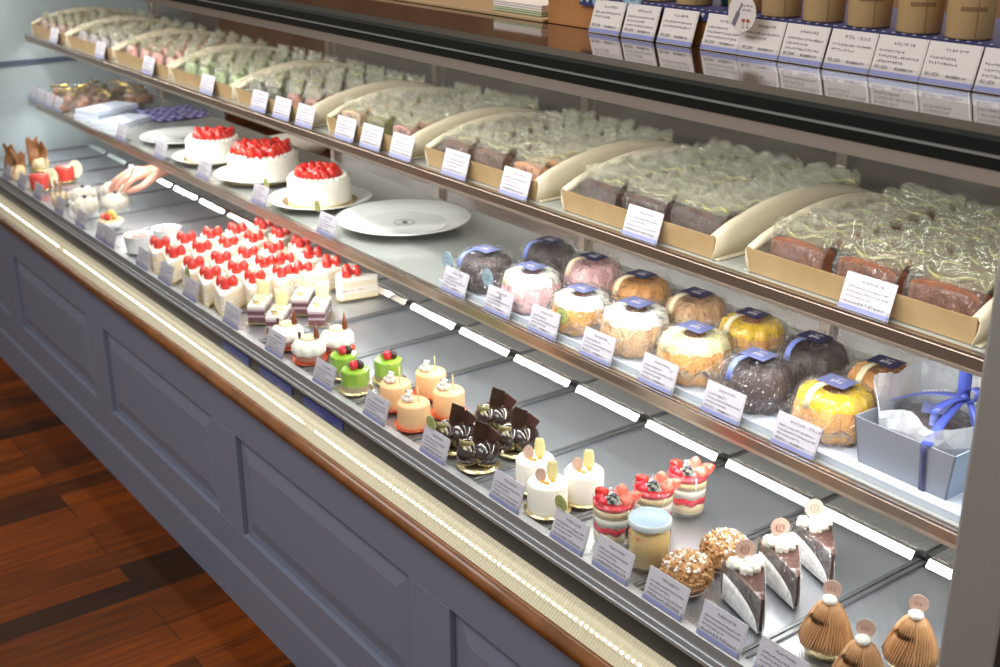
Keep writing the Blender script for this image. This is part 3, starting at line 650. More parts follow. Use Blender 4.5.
# ------------------------------------------------------------------ chestnut cream cakes
CHEST = mat('chestnut_cream', (.46, .23, .10), .5, noise_col=((.60, .34, .16), 30))
def mont():
    t = thing('chestnut_cream_cake', '', 'cake', group='chestnut cream cakes piped in strands')
    MB().lathe([(.024, 0), (.030, .018), (.029, .018), (.023, .002), (.001, .002)], 48, fn=lambda a, r_, z: (r_*(1 + .03*cos(24*a)), z)).build('gold_cup', GOLD, t)
    MB().lathe([(.029, .014), (.0275, .026), (.016, .052), (.002, .067)], 28).build('cream_core', mat('chestnut_core', (.22, .10, .04), .7), t)
    rnd = random.Random(2); k = 0; mb = MB()
    for g in range(11):
        base = 2*PI*g/11; lean = .5 + rnd.uniform(-.06, .06)
        for q in range(6):
            a1 = base + (q-2.5)*.105; a0 = base + (q-2.5)*.17 + lean*.6
            pts = []
            for u in range(7):
                f_ = u/6; a = a0*(1-f_) + a1*f_; rr = .006 + .0265*f_**.72 + (.0015 if g % 2 else 0); z = .071 - .055*f_**1.12
                pts.append((rr*cos(a), rr*sin(a), z))
            mb.tube(pts, [.0011, .0013, .0015, .0016, .0016, .0016, .0014], 5)
    mb.build('piped_strands', CHEST, t)
    MB().ball((0, -.002, .0745), (.009, .009, .0065), sub=3, amp=.15).build('cream_dot', CREAM, t)
    T = Matrix.Translation((.001, .004, .087)) @ Matrix.Rotation(R(84), 4, 'X')
    d = MB().lathe([(.0115, -.0006), (.0115, .0006)], 26, T=T).build('rose_disc', PINKP, t)
    mb = MB()
    for x in (-.0035, 0, .0035): mb.box(x-.0005, x+.0005, .0022, .003, .084, .090)
    mb.build('emblem', mat('rose_print_two', (.55, .28, .22), .5), d)
    return t
B10 = Stamp(mont())
for loc, nm in (((-.783, 1.083), 'left one, beside the chocolate wedges'), ((-.700, 1.140), 'right one, nearest the grey post'), ((-.706, 1.048), 'middle one, cut by the bottom of the photo')):
    B10.put((*loc, ZT), R(30), 'cone of brown chestnut cream strands, ' + nm)
# ------------------------------------------------------------------ pastries at the far left
BARK = mat('caramel_chocolate_sheet', (.30, .12, .05), .35, noise_col=((.50, .25, .10), 20))
def fan():
    t = thing('chocolate_fan_pastry', '', 'pastry', group='pastries with upright brown sheets')
    MB().lathe([(.032, 0), (.034, .002), (.001, .002)], 24).build('gold_board', GOLD, t)
    MB().lathe([(.024, .002), (.026, .02), (.02, .034), (.001, .036)], 20).build('mousse', TAN, t)
    for k, (x, y, a) in enumerate(((-.012, -.010, 20), (.010, -.004, -35), (.0, .012, 70))):
        ca, sa = cos(R(a)), sin(R(a))
        g = [[(x + (u-2)*.0085*ca + .006*sin(v*1.1+k)*sa, y + (u-2)*.0085*sa - .006*sin(v*1.1+k)*ca, .016 + v*(.013 - .002*k) + (.008*sin(u*2.1+k) if v > 4 else 0)) for v in range(7)] for u in range(5)]
        MB().sheet(g, .0018).build('brown_sheet', BARK, t)
    return t
B11 = Stamp(fan())
B11.put((-3.930, 1.015, ZT), R(10), 'pastry with tall brown curled sheets at the far left, nearest the glass', 1.1)
B11.put((-4.000, 1.110, ZT), R(60), 'pastry with tall brown curled sheets at the far left, back one', 1.1)
REDGL = mat('red_mirror_glaze', (.80, .07, .05), .08, coat=.8); OVAL = mat('cream_oval_with_green', (.88, .84, .60), .5, noise_col=((.45, .70, .28), 40, .55, .68))
def redc():
    t = thing('red_glazed_cake', '', 'cake', group='red glazed cakes with an upright oval')
    MB().lathe([(.034, 0), (.035, .002), (.001, .002)], 24).build('gold_board', GOLD, t)
    MB().lathe([(.028, .002), (.030, .01), (.030, .040), (.026, .047), (.001, .048)], 28).build('red_glaze', REDGL, t)
    MB().lathe([(.021, -.0015), (.021, .0015)], 26, T=Matrix.Translation((.020, .026, .034)) @ Matrix.Rotation(R(60), 4, 'Z') @ Matrix.Rotation(R(84), 4, 'X') @ Matrix.Scale(1.3, 4, (0, 1, 0))).build('cream_oval', OVAL, t)
    return t
B12 = Stamp(redc())
B12.put((-3.74, 1.030, ZT), R(20), 'glossy red glazed cake with a cream oval, nearest the glass')
B12.put((-3.80, 1.125, ZT), R(20), 'glossy red glazed cake with a cream oval, back one')
t = thing('caramel_pastry', 'small pastry topped with golden caramel sheets before the wrapped rolls', 'pastry', (-3.535, 1.022, ZT), R(30))
MB().lathe([(.022, 0), (.026, .02), (.02, .03), (.001, .031)], 20).build('pastry_body', TAN, t)
AMB = mat('amber_caramel', (.50, .20, .04), .15, coat=.7)
for k in range(3):
    MB().sheet([[(-.028 + .019*k + .004*u, -.01 + .012*cos(u*.8), .030 + v*.012 + .004*sin(u)) for v in range(4)] for u in range(5)], .0018).build('caramel_sheet', AMB, t)
COCO = mat('coconut_flakes', (.80, .70, .52), .7, bump=(110, 1.0), noise_col=((.93, .90, .82), 60))
def roll():
    t = thing('wrapped_coconut_roll', '', 'cake', group='film-wrapped coconut cream rolls')
    mb = MB()
    mb.ball((0, 0, .028), (.026, .042, .026), sub=3, amp=.12, freq=70)
    mb.build('coconut_coat', COCO, t)
    mb = MB(); rnd = random.Random(1)
    for k in range(60):
        a = rnd.uniform(0, 6.28); p = rnd.uniform(.0, 1); q = math.sqrt(1-p*p); c = Vector((.026*q*cos(a), .042*q*sin(a), .028 + .026*p)); d = Vector((rnd.uniform(-1, 1), rnd.uniform(-1, 1), .4)).normalized()*.006
        mb.tube([c, c + d], .0008, 4)
    mb.build('flakes', CREAMS, t)
    MB().ball((.004, 0, .056), .006, sub=2).build('blueberry', BLUEB, t)
    mb = MB().lathe([(.036, .001), (.038, .02), (.037, .045), (.033, .056)], 40, fn=lambda a, r_, z: (r_*(1+.05*cos(13*a))*(1+.3*abs(sin(a))), z + (.008*sin(9*a) if z > .05 else 0)), cap=False)
    mb.build('film_collar', FILM, t, smooth=False)
    return t
B13 = Stamp(roll())
for loc, nm in (((-3.350, 1.035), 'front right one'), ((-3.345, 1.120), 'back right one beside the hand'), ((-3.470, 1.070), 'left one behind the caramel pastry'), ((-3.480, 1.165), 'back left one')):
    B13.put((*loc, ZT), R(12), 'white coconut-flaked roll in clear film with a blueberry, ' + nm)
t = thing('fruit_tart', 'small round tart heaped with mixed fruit behind the white cups', 'tart', (-3.195, 1.050, ZT))
MB().lathe([(.026, 0), (.037, .020), (.034, .020), (.025, .003), (.001, .003)], 48, fn=lambda a, r_, z: (r_*(1+.03*cos(24*a)), z)).build('paper_cup', PLATE, t)
MB().lathe([(.024, .004), (.034, .020), (.030, .024), (.001, .026)], 28).build('tart_shell', SPONGE, t)
rnd = random.Random(12)
for k, (x, y, m_, nm, r_) in enumerate(((.012, -.012, BERRY, 'strawberry', .011), (-.008, -.016, BERRYC, 'strawberry', .010), (-.018, -.002, mat('green_grape', (.45, .62, .12), .2, coat=.5), 'grape', .010), (.002, .012, bpy.data.materials['green_grape'], 'grape', .010), (.018, .006, mat('orange_fruit', (.85, .42, .05), .3, coat=.4), 'orange_segment', .009), (-.006, .0, BLUEB, 'blueberry', .007), (.004, -.002, bpy.data.materials['orange_fruit'], 'orange_segment', .009), (-.002, .008, mat('yellow_fruit', (.95, .85, .2), .2, coat=.5), 'mango_piece', .009))):
    MB().ball((x, y, .032 + (.008 if k > 4 else 0)), (r_, r_*.8, r_*.85), sub=2, amp=.15).build(nm, m_, t)
def cup():
    t = thing('white_dessert_cup', '', 'dessert cup', group='white dessert cups with reddish crumbs')
    MB().lathe([(.029, 0), (.030, .002), (.036, .042), (.0375, .044), (.0365, .045), (.034, .040), (.001, .040)], 40, fn=lambda a, r_, z: (r_*(1 + .008*cos(30*a)), z)).build('cup', PLATE, t)
    mb = MB(); rnd = random.Random(5)
    for k in range(60): a = rnd.uniform(0, 6.28); q = .033*math.sqrt(rnd.random()); mb.ball((q*cos(a), q*sin(a), .041), (.0026, .0022, .0015), sub=1)
    mb.build('pink_crumbs', mat('pink_crumb', (.75, .30, .24), .6), t)
    return t
B14 = Stamp(cup())
B14.put((-2.935, 1.030, ZT), 0, 'white cup sprinkled with pink crumbs, nearest the glass')
B14.put((-2.950, 1.112, ZT), 0, 'white cup sprinkled with pink crumbs, back one beside the shortcakes')
# ------------------------------------------------------------------ plates and whole cakes on the middle shelf
def plate(r_):
    t = thing('dinner_plate', '', 'plate', group='white porcelain plates with a grey rim line')
    k = r_/.15
    MB().lathe([(.072*k, 0), (.074*k, .0), (.080*k, .006), (.135*k, .018), (.150*k, .0225), (.1505*k, .0240), (.148*k, .0245), (.112*k, .014), (.100*k, .0095), (.001, .0095)], 64).build('plate_body', PLATE, t)
    MB().lathe([(.1462*k, .0237), (.1478*k, .0247), (.1482*k, .0249), (.1468*k, .0239)], 64, cap=False).build('rim_line', PLATEL, t)
    mb = MB().lathe([(.0215, .0096), (.0232, .0096), (.0232, .0101), (.0215, .0101)], 36, cap=False)
    for a in range(9): mb.box(-.010 + .0024*a, -.0088 + .0024*a, -.004, .006 + .001*(a % 3), .0096, .0100)
    mb.build('centre_emblem', PLATEL, t)
    return t
P1 = Stamp(plate(.148))
for x, y, nm, sc in ((-2.190, 1.362, 'large empty white plate with a ring emblem in its centre', 1), (-2.471, 1.308, 'white plate under the strawberry cake nearest the wrapped cakes', .82), (-2.775, 1.315, 'white plate under the biggest strawberry cake', .84), (-3.040, 1.300, 'white plate under the smallest strawberry cake', .76), (-3.330, 1.330, 'empty white plate left of the strawberry cakes', .80)):
    P1.put((x, y, ZM + .0005), R(-30), nm, sc)
def whole(r_, hh, seed, nberry, label, loc):
    t = thing('whole_strawberry_cake', label, 'cake', loc, 0, 'whole strawberry cakes on plates'); rnd = random.Random(seed)
    MB().prism([(r_*1.28*cos(R(45*k + 22)), r_*1.28*sin(R(45*k + 22))) for k in range(8)], 0, .0016).build('gold_board', GOLD, t)
    MB().lathe([(r_*.985, .0018), (r_, .004), (r_, hh-.004), (r_*.97, hh), (.001, hh)], 56).build('cake_body', CREAMS, t)
    mb = MB(); n = 30
    for k in range(n): a = 2*PI*k/n; mb.ball((r_*.84*cos(a), r_*.84*sin(a), hh + .002), (.0075, .0075, .006), sub=1)
    mb.build('cream_border', CREAM, t)
    pts = [(0, 0)]; q = 1
    while len(pts) < nberry:
        m_ = 6*q
        for k in range(m_):
            rr = q*.0212
            if rr > r_*.74: break
            pts.append((rr*cos(2*PI*k/m_ + q), rr*sin(2*PI*k/m_ + q)))
        q += 1
        if q > 5: break
    for (x, y) in pts[:nberry]:
        berry(MB(), (x, y, hh - .001), .0145, .027 + rnd.uniform(0, .005), tilt=(rnd.uniform(-.5, .5) , rnd.uniform(-.5, .5))).build('strawberry', BERRY, t)
    return t
whole(.074, .058, 1, 19, 'whole white cream cake with strawberries, right one of the three', (-2.471, 1.308, ZM + .0092))
whole(.089, .058, 2, 37, 'biggest whole white cake with a heap of strawberries', (-2.775, 1.315, ZM + .0092))
whole(.074, .054, 3, 19, 'smallest whole white cake with strawberries, leftmost of the three', (-3.040, 1.300, ZM + .0086))
# ------------------------------------------------------------------ wrapped ring cakes
LINER = mat('blue_white_liner', (.52, .56, .66), .4)
t = thing('tray_liner', 'pale blue-white liner sheet under the wrapped ring cakes', 'liner', (0, 0, 0))
MB().box(-1.82, -.56, 1.205, 1.455, ZM + .0005, ZM + .004).build('liner_sheet', LINER, t)
MB().box(-1.82, -.56, 1.203, 1.206, ZM + .0005, ZM + .010).box(-1.82, -.56, 1.454, 1.457, ZM + .0005, ZM + .008).build('liner_edge', LINER, t)
ZL = ZM + .004
TAB = mat('pale_cream_tab', (.82, .72, .50), .4)
def ringcake(mcol, seed, kind='ring', label='', loc=(0, 0), rz=0, lab=NAVY, icing=None, sc=1, group='film-wrapped ring cakes'):
    t = thing('wrapped_ring_cake', label, 'cake', (*loc, ZL), rz, group); t.scale = (sc * 1.05,) * 3
    flute = lambda a, r_, z: (r_*(1 + .045*cos(12*a)), z)
    if kind == 'ring':
        MB().lathe([(.046, .002), (.052, .010), (.050, .036), (.042, .058), (.030, .063), (.017, .060), (.012, .048), (.012, .02)], 72, fn=flute).build('ring_cake', mcol, t)
        if icing:
            MB().lathe([(.0475, .046), (.0440, .0585), (.031, .0645), (.016, .0615)], 72, fn=lambda a, r_, z: (r_*(1 + .045*cos(12*a)), z - (.010*max(0, cos(6*a+1)) if z < .05 else 0)), cap=False).build('icing', icing, t)
    else:
        MB().lathe([(.040, .002), (.047, .008), (.045, .05), (.036, .060), (.001, .060)], 12, fn=lambda a, r_, z: (r_*(1 + .03*cos(6*a)), z)).build('cake_body', mcol, t)
    mb = MB().lathe([(.056, .001), (.060, .012), (.058, .034), (.056, .048), (.050, .058), (.043, .0665), (.030, .067), (.018, .0675), (.001, .067)], 56,
        fn=lambda a, r_, z: (r_*(1 + .035*cos(9*a + seed) + .03*sin(17*a + 40*z)), z + .0018*sin(11*a)))
    mb.crinkle(.0060, 38, seed).crinkle(.0036, 110, seed + 3)
    mb.build('clear_wrapping', FILM, t, smooth=False)
    rnd = random.Random(seed)
    for k in range(3):                                   # gathered ears of film
        a = seed*1.7 + k*2.2; c, s_ = cos(a), sin(a); g = []
        for u in range(6):
            row = []
            for v in range(4):
                rr = .052 + v*.004; off = (u-2.5)*(.006 + .003*v); row.append((rr*c - off*s_, rr*s_ + off*c, .022 + .006*v*rnd.uniform(-.6, 1.0) + .004*sin(u*2)))
            g.append(row)
        MB().sheet(g, .0003, smooth=False).build('film_ear', FILM, t)
    l_ = MB().box(-.021, .021, -.017, .017, .0715, .0723).build('label', lab, t)
    mb = MB(); glyphs3 = []
    for (x, y, w_, h_) in ((-.007, -.006, .004, .010), (-.001, -.005, .0035, .011), (.005, -.006, .0035, .009), (-.006, .008, .014, .0018)): mb.box(x, x + w_, y, y + h_*.8, .0723, .0726)
    mb.build('white_mark', WHITEP, l_)
    g = [[(-.010 + .009*u, -.016 - (0, .012, .026, .036, .042)[v], .0722 + (0, .0015, .0, -.008, -.024)[v]) for v in range(5)] for u in range(2)]
    MB().sheet(g, .0007).build('ribbon_tab', NAVYL if mcol is DCH else TAB, t)
    return t
ORA = mat('orange_sponge', (.72, .30, .07), .5, bump=(60, .3), noise_col=((.85, .45, .14), 25)); PNK = mat('pink_icing', (.85, .45, .48), .35, noise_col=((.92, .62, .62), 25))
TANC = mat('tan_sponge', (.62, .33, .16), .6, bump=(60, .3), noise_col=((.75, .5, .28), 25)); YEL = mat('yellow_icing', (.95, .60, .02), .25, coat=.4); WHI = mat('white_icing', (.95, .92, .86), .3, coat=.3)
DCH = mat('dark_brown_cake', (.05, .028, .030), .5, bump=(60, .4)); PAY = mat('pale_yellow_icing', (.97, .85, .45), .3, coat=.3)
LBL = mat('lavender_label', (.17, .19, .40), .4)
rz = R(4)
RC = [((-1.740, 1.257), DCH, 'box', 'dark cake wrapped with blue label, left end of the front row', LBL, WHI, 1.0), ((-1.609, 1.262), PNK, 'ring', 'pink ring cake with white glaze in the front row', LBL, WHI, 1.0),
    ((-1.471, 1.262), ORA, 'ring', 'orange ring cake with white glaze behind the green round sticker', LBL, WHI, .95), ((-1.348, 1.272), TANC, 'ring', 'tan ring cake under thick white glaze, fourth in the front row', LBL, WHI, 1.05),
    ((-1.211, 1.268), ORA, 'ring', 'orange ring cake with pale yellow glaze, fifth in the front row', LBL, PAY, 1.05), ((-1.084, 1.268), DCH, 'ring', 'dark chocolate ring cake in the front row', LBL, None, 1.0),
    ((-.952, 1.278), ORA, 'ring', 'orange ring cake with yellow top beside the gift box', LBL, YEL, 1.0),
    ((-1.714, 1.388), DCH, 'box', 'dark plum cake with navy label, left end of the back row', NAVY, None, 1.0), ((-1.585, 1.385), PNK, 'ring', 'all-pink ring cake with navy label in the back row', NAVY, None, 1.0),
    ((-1.457, 1.385), ORA, 'ring', 'orange ring cake with navy label, third in the back row', NAVY, None, 1.0), ((-1.331, 1.392), TANC, 'ring', 'unglazed tan ring cake with navy label in the back row', NAVY, None, 1.0),
    ((-1.207, 1.390), ORA, 'ring', 'bright yellow-iced ring cake with navy label in the back row', NAVY, YEL, 1.0), ((-1.081, 1.387), DCH, 'ring', 'dark chocolate ring cake in the back row', NAVY, None, 1.0),
    ((-.955, 1.390), ORA, 'ring', 'plain orange ring cake with navy label, right end of the back row', NAVY, None, 1.0)]
for i, (loc, m_, kd, lb, la, ic, sc) in enumerate(RC): ringcake(m_, i*3 + 1, kd, lb, loc, rz, la, ic, sc)
# ------------------------------------------------------------------ gift box
GB = mat('grey_blue_gift_board', (.26, .275, .32), .5); GBI = mat('pale_blue_box_side', (.36, .46, .60), .5)
gx, gy = -.805, 1.232
t = thing('gift_box', 'open blue-grey gift box tied with a blue ribbon', 'gift box', (gx, gy, ZL), R(0))
x0, x1, x0t, x1t = -.066, .066, -.074, .076; dp = .15; hh = .066; yb = -.008
mb = MB()
def slab(mb, q, off, mi=0):
    q = [Vector(p) for p in q]; o_ = Vector(off); a = [mb.bm.verts.new(p) for p in q]; b_ = [mb.bm.verts.new(p + o_) for p in q]
    mb.bm.faces.new(a).material_index = mi; mb.bm.faces.new(b_[::-1]).material_index = mi
    for k in range(4): mb.bm.faces.new((a[k], b_[k], b_[(k+1) % 4], a[(k+1) % 4])).material_index = mi
slab(mb, [(x0, 0, 0), (x1, 0, 0), (x1t, yb, hh), (x0t, yb, hh)], (0, .002, 0)); slab(mb, [(x0, dp, 0), (x1, dp, 0), (x1t, dp - yb, hh), (x0t, dp - yb, hh)], (0, -.002, 0))
slab(mb, [(x0, 0, 0), (x0, dp, 0), (x0t, dp - yb, hh), (x0t, yb, hh)], (.002, 0, 0)); slab(mb, [(x1, 0, 0), (x1, dp, 0), (x1t, dp - yb, hh), (x1t, yb, hh)], (-.002, 0, 0), 1)
mb.box(x0, x1, 0, dp, 0, .002); mb.build('box_body', [GB, GBI], t)
RIB = mat('blue_satin_ribbon', (.085, .12, .52), .3, coat=.3); RIBD = mat('dark_blue_ribbon', (.05, .05, .14), .35)
rb = MB().sheet([[(.028 + .0085*u, -.0015 - (.008*v/5) - .0006, .066*v/5) for v in range(6)] for u in range(2)], .0008).build('ribbon_band', RIBD, t)
kn = Vector((.022, .080, .104))
g = [];
for u in range(2):
    g.append([Vector((.028 + .0085*u*1.6, -.009, .066)).lerp(kn + Vector((.006*u, -.006 + .012*u, 0)), v/5) + Vector((0, 0, .006*sin(PI*v/5))) for v in range(6)])
r2 = MB().sheet(g, .0008).build('ribbon_band', RIB, t)
g = [[Vector((-.074, .060 + .016*u, .068)).lerp(kn + Vector((0, -.008 + .016*u, 0)), v/6) + Vector((0, 0, .008*sin(PI*v/6))) for v in range(7)] for u in range(2)]
r3 = MB().sheet(g, .0008).build('ribbon_band', RIB, t)
mb = MB(); rnd = random.Random(3)
for k in range(6): p = Vector((-.030 + .006*k, .068, .0965 + .0022*k)); mb.box(p.x, p.x + .0035, p.y, p.y + .005, p.z, p.z + .0006)
mb.build('ribbon_print', WHITEP, r3)
def loop(ax, hgt, wd):
    g = []
    for u in range(2):
        row = []
        for v in range(13):
            a = 2*PI*v/12; q = Vector((ax[0]*(1-cos(a))*.5, ax[1]*(1-cos(a))*.5, 0))*1.0
            row.append(kn + q + Vector((-ax[1], ax[0], 0)).normalized()*(wd*(u-.5)) + Vector((0, 0, ax[2]*(1-cos(a))*.5 + hgt*sin(a))))
        g.append(row)
    return MB().sheet(g, .0008)
loop((-.004, .004, .036), .010, .016).build('bow_loop', RIB, t); loop((.026, -.008, .014), .010, .014).build('bow_loop', RIB, t)
MB().ball(kn, (.007, .007, .006), sub=2).build('knot', RIB, t)
for (dx, dy, dz) in ((-.012, -.055, -.010), (.030, -.020, -.030)):
    g = [[kn + Vector((dx*v/5 + .011*u, dy*v/5, dz*v/5 + .006*sin(PI*v/5))) for v in range(6)] for u in range(2)]
    MB().sheet(g, .0008).build('ribbon_tail', RIB, t)
mb = MB()
g = []
for u in range(49):
    a = 2*PI*u/48; g.append([(min(x1t-.006, max(x0t+.004, (.072)*cos(a)*(1+.06*v))), .075 + max(-.076, min(.078, .080*sin(a)*(1+.06*v))), .030 + .018*v + (.010*abs(sin(3*a)) + (.022 if sin(a) > .2 or cos(a) < -.6 else 0))*(v/3)) for v in (0, .6, 1.2, 1.8, 2.4, 3)])
mb.sheet(g, .0004, smooth=False).crinkle(.006, 30, 2).crinkle(.003, 90, 2).build('tissue_wrap', FILMW, t)
ck = thing('wrapped_dark_cake', 'dark brown cake with pale label lying inside the gift box', 'cake', (gx - .004, gy + .070, ZL + .004), R(30))
MB().lathe([(.046, 0), (.052, .012), (.050, .050), (.042, .066), (.001, .066)], 10, fn=lambda a, r_, z: (r_*(1 + .03*cos(5*a)), z)).build('cake_body', DCH, ck)
MB().lathe([(.055, .002), (.058, .03), (.052, .062), (.040, .072), (.001, .073)], 36, fn=lambda a, r_, z: (r_*(1 + .03*cos(9*a)), z)).crinkle(.003, 45, 9).build('clear_wrapping', FILM, ck, smooth=False)
l_ = MB().box(-.020, .020, -.017, .017, .0750, .0757).build('label', LBL, ck)
MB().box(-.005, .004, -.004, .006, .0757, .0760).build('white_mark', WHITEP, l_)
MB().sheet([[(-.008 + .010*u, -.017 - .010*v - (.003 if v > 1 else 0), .0755 - (0, .003, .014, .030)[v]) for v in range(4)] for u in range(2)], .0008).build('ribbon_tab', NAVYL, ck)
# ------------------------------------------------------------------ left end of the middle shelf: snacks, leaflets, cloth
WRAPB = mat('brown_candied_snack', (.16, .07, .045), .3, coat=.4, noise_col=((.42, .20, .10), 20)); GTIE = mat('gold_tie', (.85, .62, .22), .25, .8)
def snack(seed):
    t = thing('wrapped_snack', '', 'confectionery', group='small film-wrapped brown sweets'); rnd = random.Random(seed)
    mb = MB()
    for k in range(9): mb.ball((rnd.uniform(-.026, .026), rnd.uniform(-.026, .026), .012 + .026*rnd.random()), (.018, .011, .010), sub=2, amp=.4, seed=k)
    mb.build('sweets', WRAPB, t)
    MB().ball((0, 0, .022), (.044, .040, .028), sub=3, amp=.35, freq=90, seed=seed).build('clear_bag', FILMS, t, smooth=False)
    mb = MB()
    for k in range(6):
        a = rnd.uniform(-.6, .6); mb.sheet([[(.006*u*cos(a), .004*k - .01, .040 + v*.010 + .004*u) for v in range(3)] for u in range(3)], .0004)
    mb.build('bag_top', FILM, t, smooth=False)
    MB().tube([(-.030, -.016, .046), (.030, .014, .054)], .0045, 8).build('gold_tie', GTIE, t)
    return t
SN = [Stamp(snack(1)), Stamp(snack(2))]
spots = [(-4.15, 1.25), (-4.06, 1.26), (-4.13, 1.34), (-4.03, 1.35), (-3.94, 1.33), (-4.10, 1.43), (-4.00, 1.44), (-3.90, 1.42), (-3.96, 1.24)]
nm = ['front left', 'front middle', 'second row left', 'second row middle', 'second row right', 'back row left', 'back row middle', 'back row right', 'front right by the leaflets']
for i, (x, y) in enumerate(spots): SN[i % 2].put((x, y, ZM), R(37*i), 'clear bag of brown sweets with gold tie, ' + nm[i], 1.15)
LEAF = mat('pale_blue_leaflet', (.70, .76, .90), .4)
def leaflet(name, label, loc, rz, mark, n, grp):
    t = thing(name, label, 'box', loc, rz, grp)
    MB().box(-.050, .050, -.085, .085, 0, .016).build('carton', LEAF, t, bevel=.001)
    mb = MB()
    for k in range(n): mb.box(-.040 + .009*k, -.036 + .009*k, -.080, -.045, .0162, .0166)
    mb.build('print', mark, t)
GREYI = mat('grey_print', (.40, .42, .50), .5)
leaflet('flat_carton', 'pale blue flat carton beside the brown sweets, left one', (-3.83, 1.285, ZM), R(28), GREYI, 2, 'flat cartons')
leaflet('flat_carton', 'pale blue flat carton stacked on the left carton', (-3.825, 1.29, ZM + .017), R(24), GREYI, 1, 'flat cartons')
leaflet('flat_carton', 'pale printed flat carton before the purple cloth, right one', (-3.68, 1.285, ZM), R(30), GREYI, 9, 'flat cartons')
m = mat('purple_checked_cloth', (.10, .09, .30), .8); nt = m.node_tree; ck_ = nt.nodes.new('ShaderNodeTexChecker'); ck_.inputs['Scale'].default_value = 60; ck_.inputs[1].default_value = (.06, .06, .24, 1); ck_.inputs[2].default_value = (.35, .33, .60, 1)
tcn = nt.nodes.new('ShaderNodeTexCoord'); nt.links.new(tcn.outputs['Object'], ck_.inputs[0]); nt.links.new(ck_.outputs[0], nt.nodes['Principled BSDF'].inputs['Base Color'])
MB().sheet([[(-.10 + .025*u, -.09 + .03*v, .010 + .006*sin(u*1.3) + .004*cos(v*2)) for v in range(7)] for u in range(9)], .002).crinkle(.003, 20, 1).build('checked_cloth', m, None, loc=(-3.72, 1.455, ZM))
tag(bpy.data.objects['checked_cloth'], 'purple checked cloth lying behind the pale cartons', 'cloth')
# ------------------------------------------------------------------ kraft trays of wrapped slices on the upper shelf
def kraft(label, xr, xl, slant=0):
    t = thing('kraft_tray', label, 'tray', (0, 0, 0), 0, 'kraft trays on the upper shelf')
    x0, x1 = -xl + .004, -xr - .004; y0, y1 = 1.205, 1.560; z = ZU + .001
    mb = MB(); mb.box(x0, x1, y0, y1, z, z + .002, 1)
    slab(mb, [(x0 + .01, y0, z), (x1 - .01, y0, z), (x1 - .006, y0 - .006, z + .034), (x0 + .006, y0 - .006, z + .034)], (0, .003, 0))
    mb.box(x0 + .01, x1 - .01, y1 - .003, y1, z, z + .036)
    for sx, dx in ((x0, 1), (x1, -1)):
        n = 14; g = []
        for k in range(n + 1):
            f_ = k/n; y = y0 - .004 + (y1 - y0 + .004)*f_; top = .036 + .040*sin(PI*min(1, f_*1.0))**.8
            cx = sx + dx*.010
            g.append([(cx, y, z), (sx + dx*.004, y, z + top*.5), (sx + dx*.003, y, z + top*.85), (sx + dx*.007, y, z + top), (sx + dx*.013, y, z + top*.97), (sx + dx*.015, y, z + top*.8)])
        mb.sheet(g, .0022, 1)
    for f in mb.bm.faces: pass
    mb.build('tray_body', [KRAFT, KRAFTI], t)
    return t
def cakeslice(name, m_, wd, hh, th, label, mi2=None, oval=False):
    t = thing(name, '', 'cake slice')
    if oval:
        MB().lathe([(wd*.5, 0), (wd*.52, hh*.2), (wd*.52, hh*.75), (wd*.40, hh*.95), (.001, hh)], 14, T=Matrix.Scale(th/wd, 4, (0, 1, 0))).build('slice', m_, t)
    else:
        n = 7; top = [(-wd/2, 0), (wd/2, 0), (wd/2, hh*.86)] + [(wd/2*cos(PI*k/n)*1.0, hh*.86 + hh*.16*sin(PI*k/n)) for k in range(1, n)] + [(-wd/2, hh*.86)]
        MB().prism(top, -th/2, th/2, T=Matrix(((1, 0, 0, 0), (0, 0, -1, 0), (0, 1, 0, 0), (0, 0, 0, 1)))).build('slice', m_, t, bevel=.001)
    w2 = wd/2 + .006; n = 9; g = []
    rnd = random.Random(int(wd*1e4))
    for side in (-1, 1):
        g = [[(-w2 + 2*w2*u/n, side*(th/2 + .0025) * (1 if v < 3 else (.55 if v == 3 else .12)), (0, hh*.4, hh*.8, hh*1.03, hh + .010, hh + .021)[v] + (rnd.uniform(-.006, .006) if v > 3 else 0)) for v in range(6)] for u in range(n+1)]
        mb = MB().sheet(g, .0003, smooth=False).crinkle(.0035, 70, side*3)
        bmesh.ops.recalc_face_normals(mb.bm, faces=mb.bm.faces[:])
        for f in mb.bm.faces: f.material_index = 1 if f.calc_center_median().z > hh*.97 else 0
        mb.build('film_wrapper', [FILM, FILMY], t)
    mb = MB()
    g = [[(-w2*.9 + 1.8*w2*u/n, .001 + .004*sin(u*1.9), hh + .005 + v*.003 + .003*sin(u*1.2)) for v in range(2)] for u in range(n+1)]
    mb.sheet(g, .0003).crinkle(.005, 55, hh*99+wd*500).build('yellow_seal', film_mat('yellow_seal_strip', (.95, .93, .55), .10, .35, (80, 1.0), (.85, .80, .35)) if 'yellow_seal_strip' not in bpy.data.materials else bpy.data.materials['yellow_seal_strip'], t)
    return t
mc = lambda n, a, b_: mat(n, a, .65, bump=(90, .4), noise_col=(b_, 40))
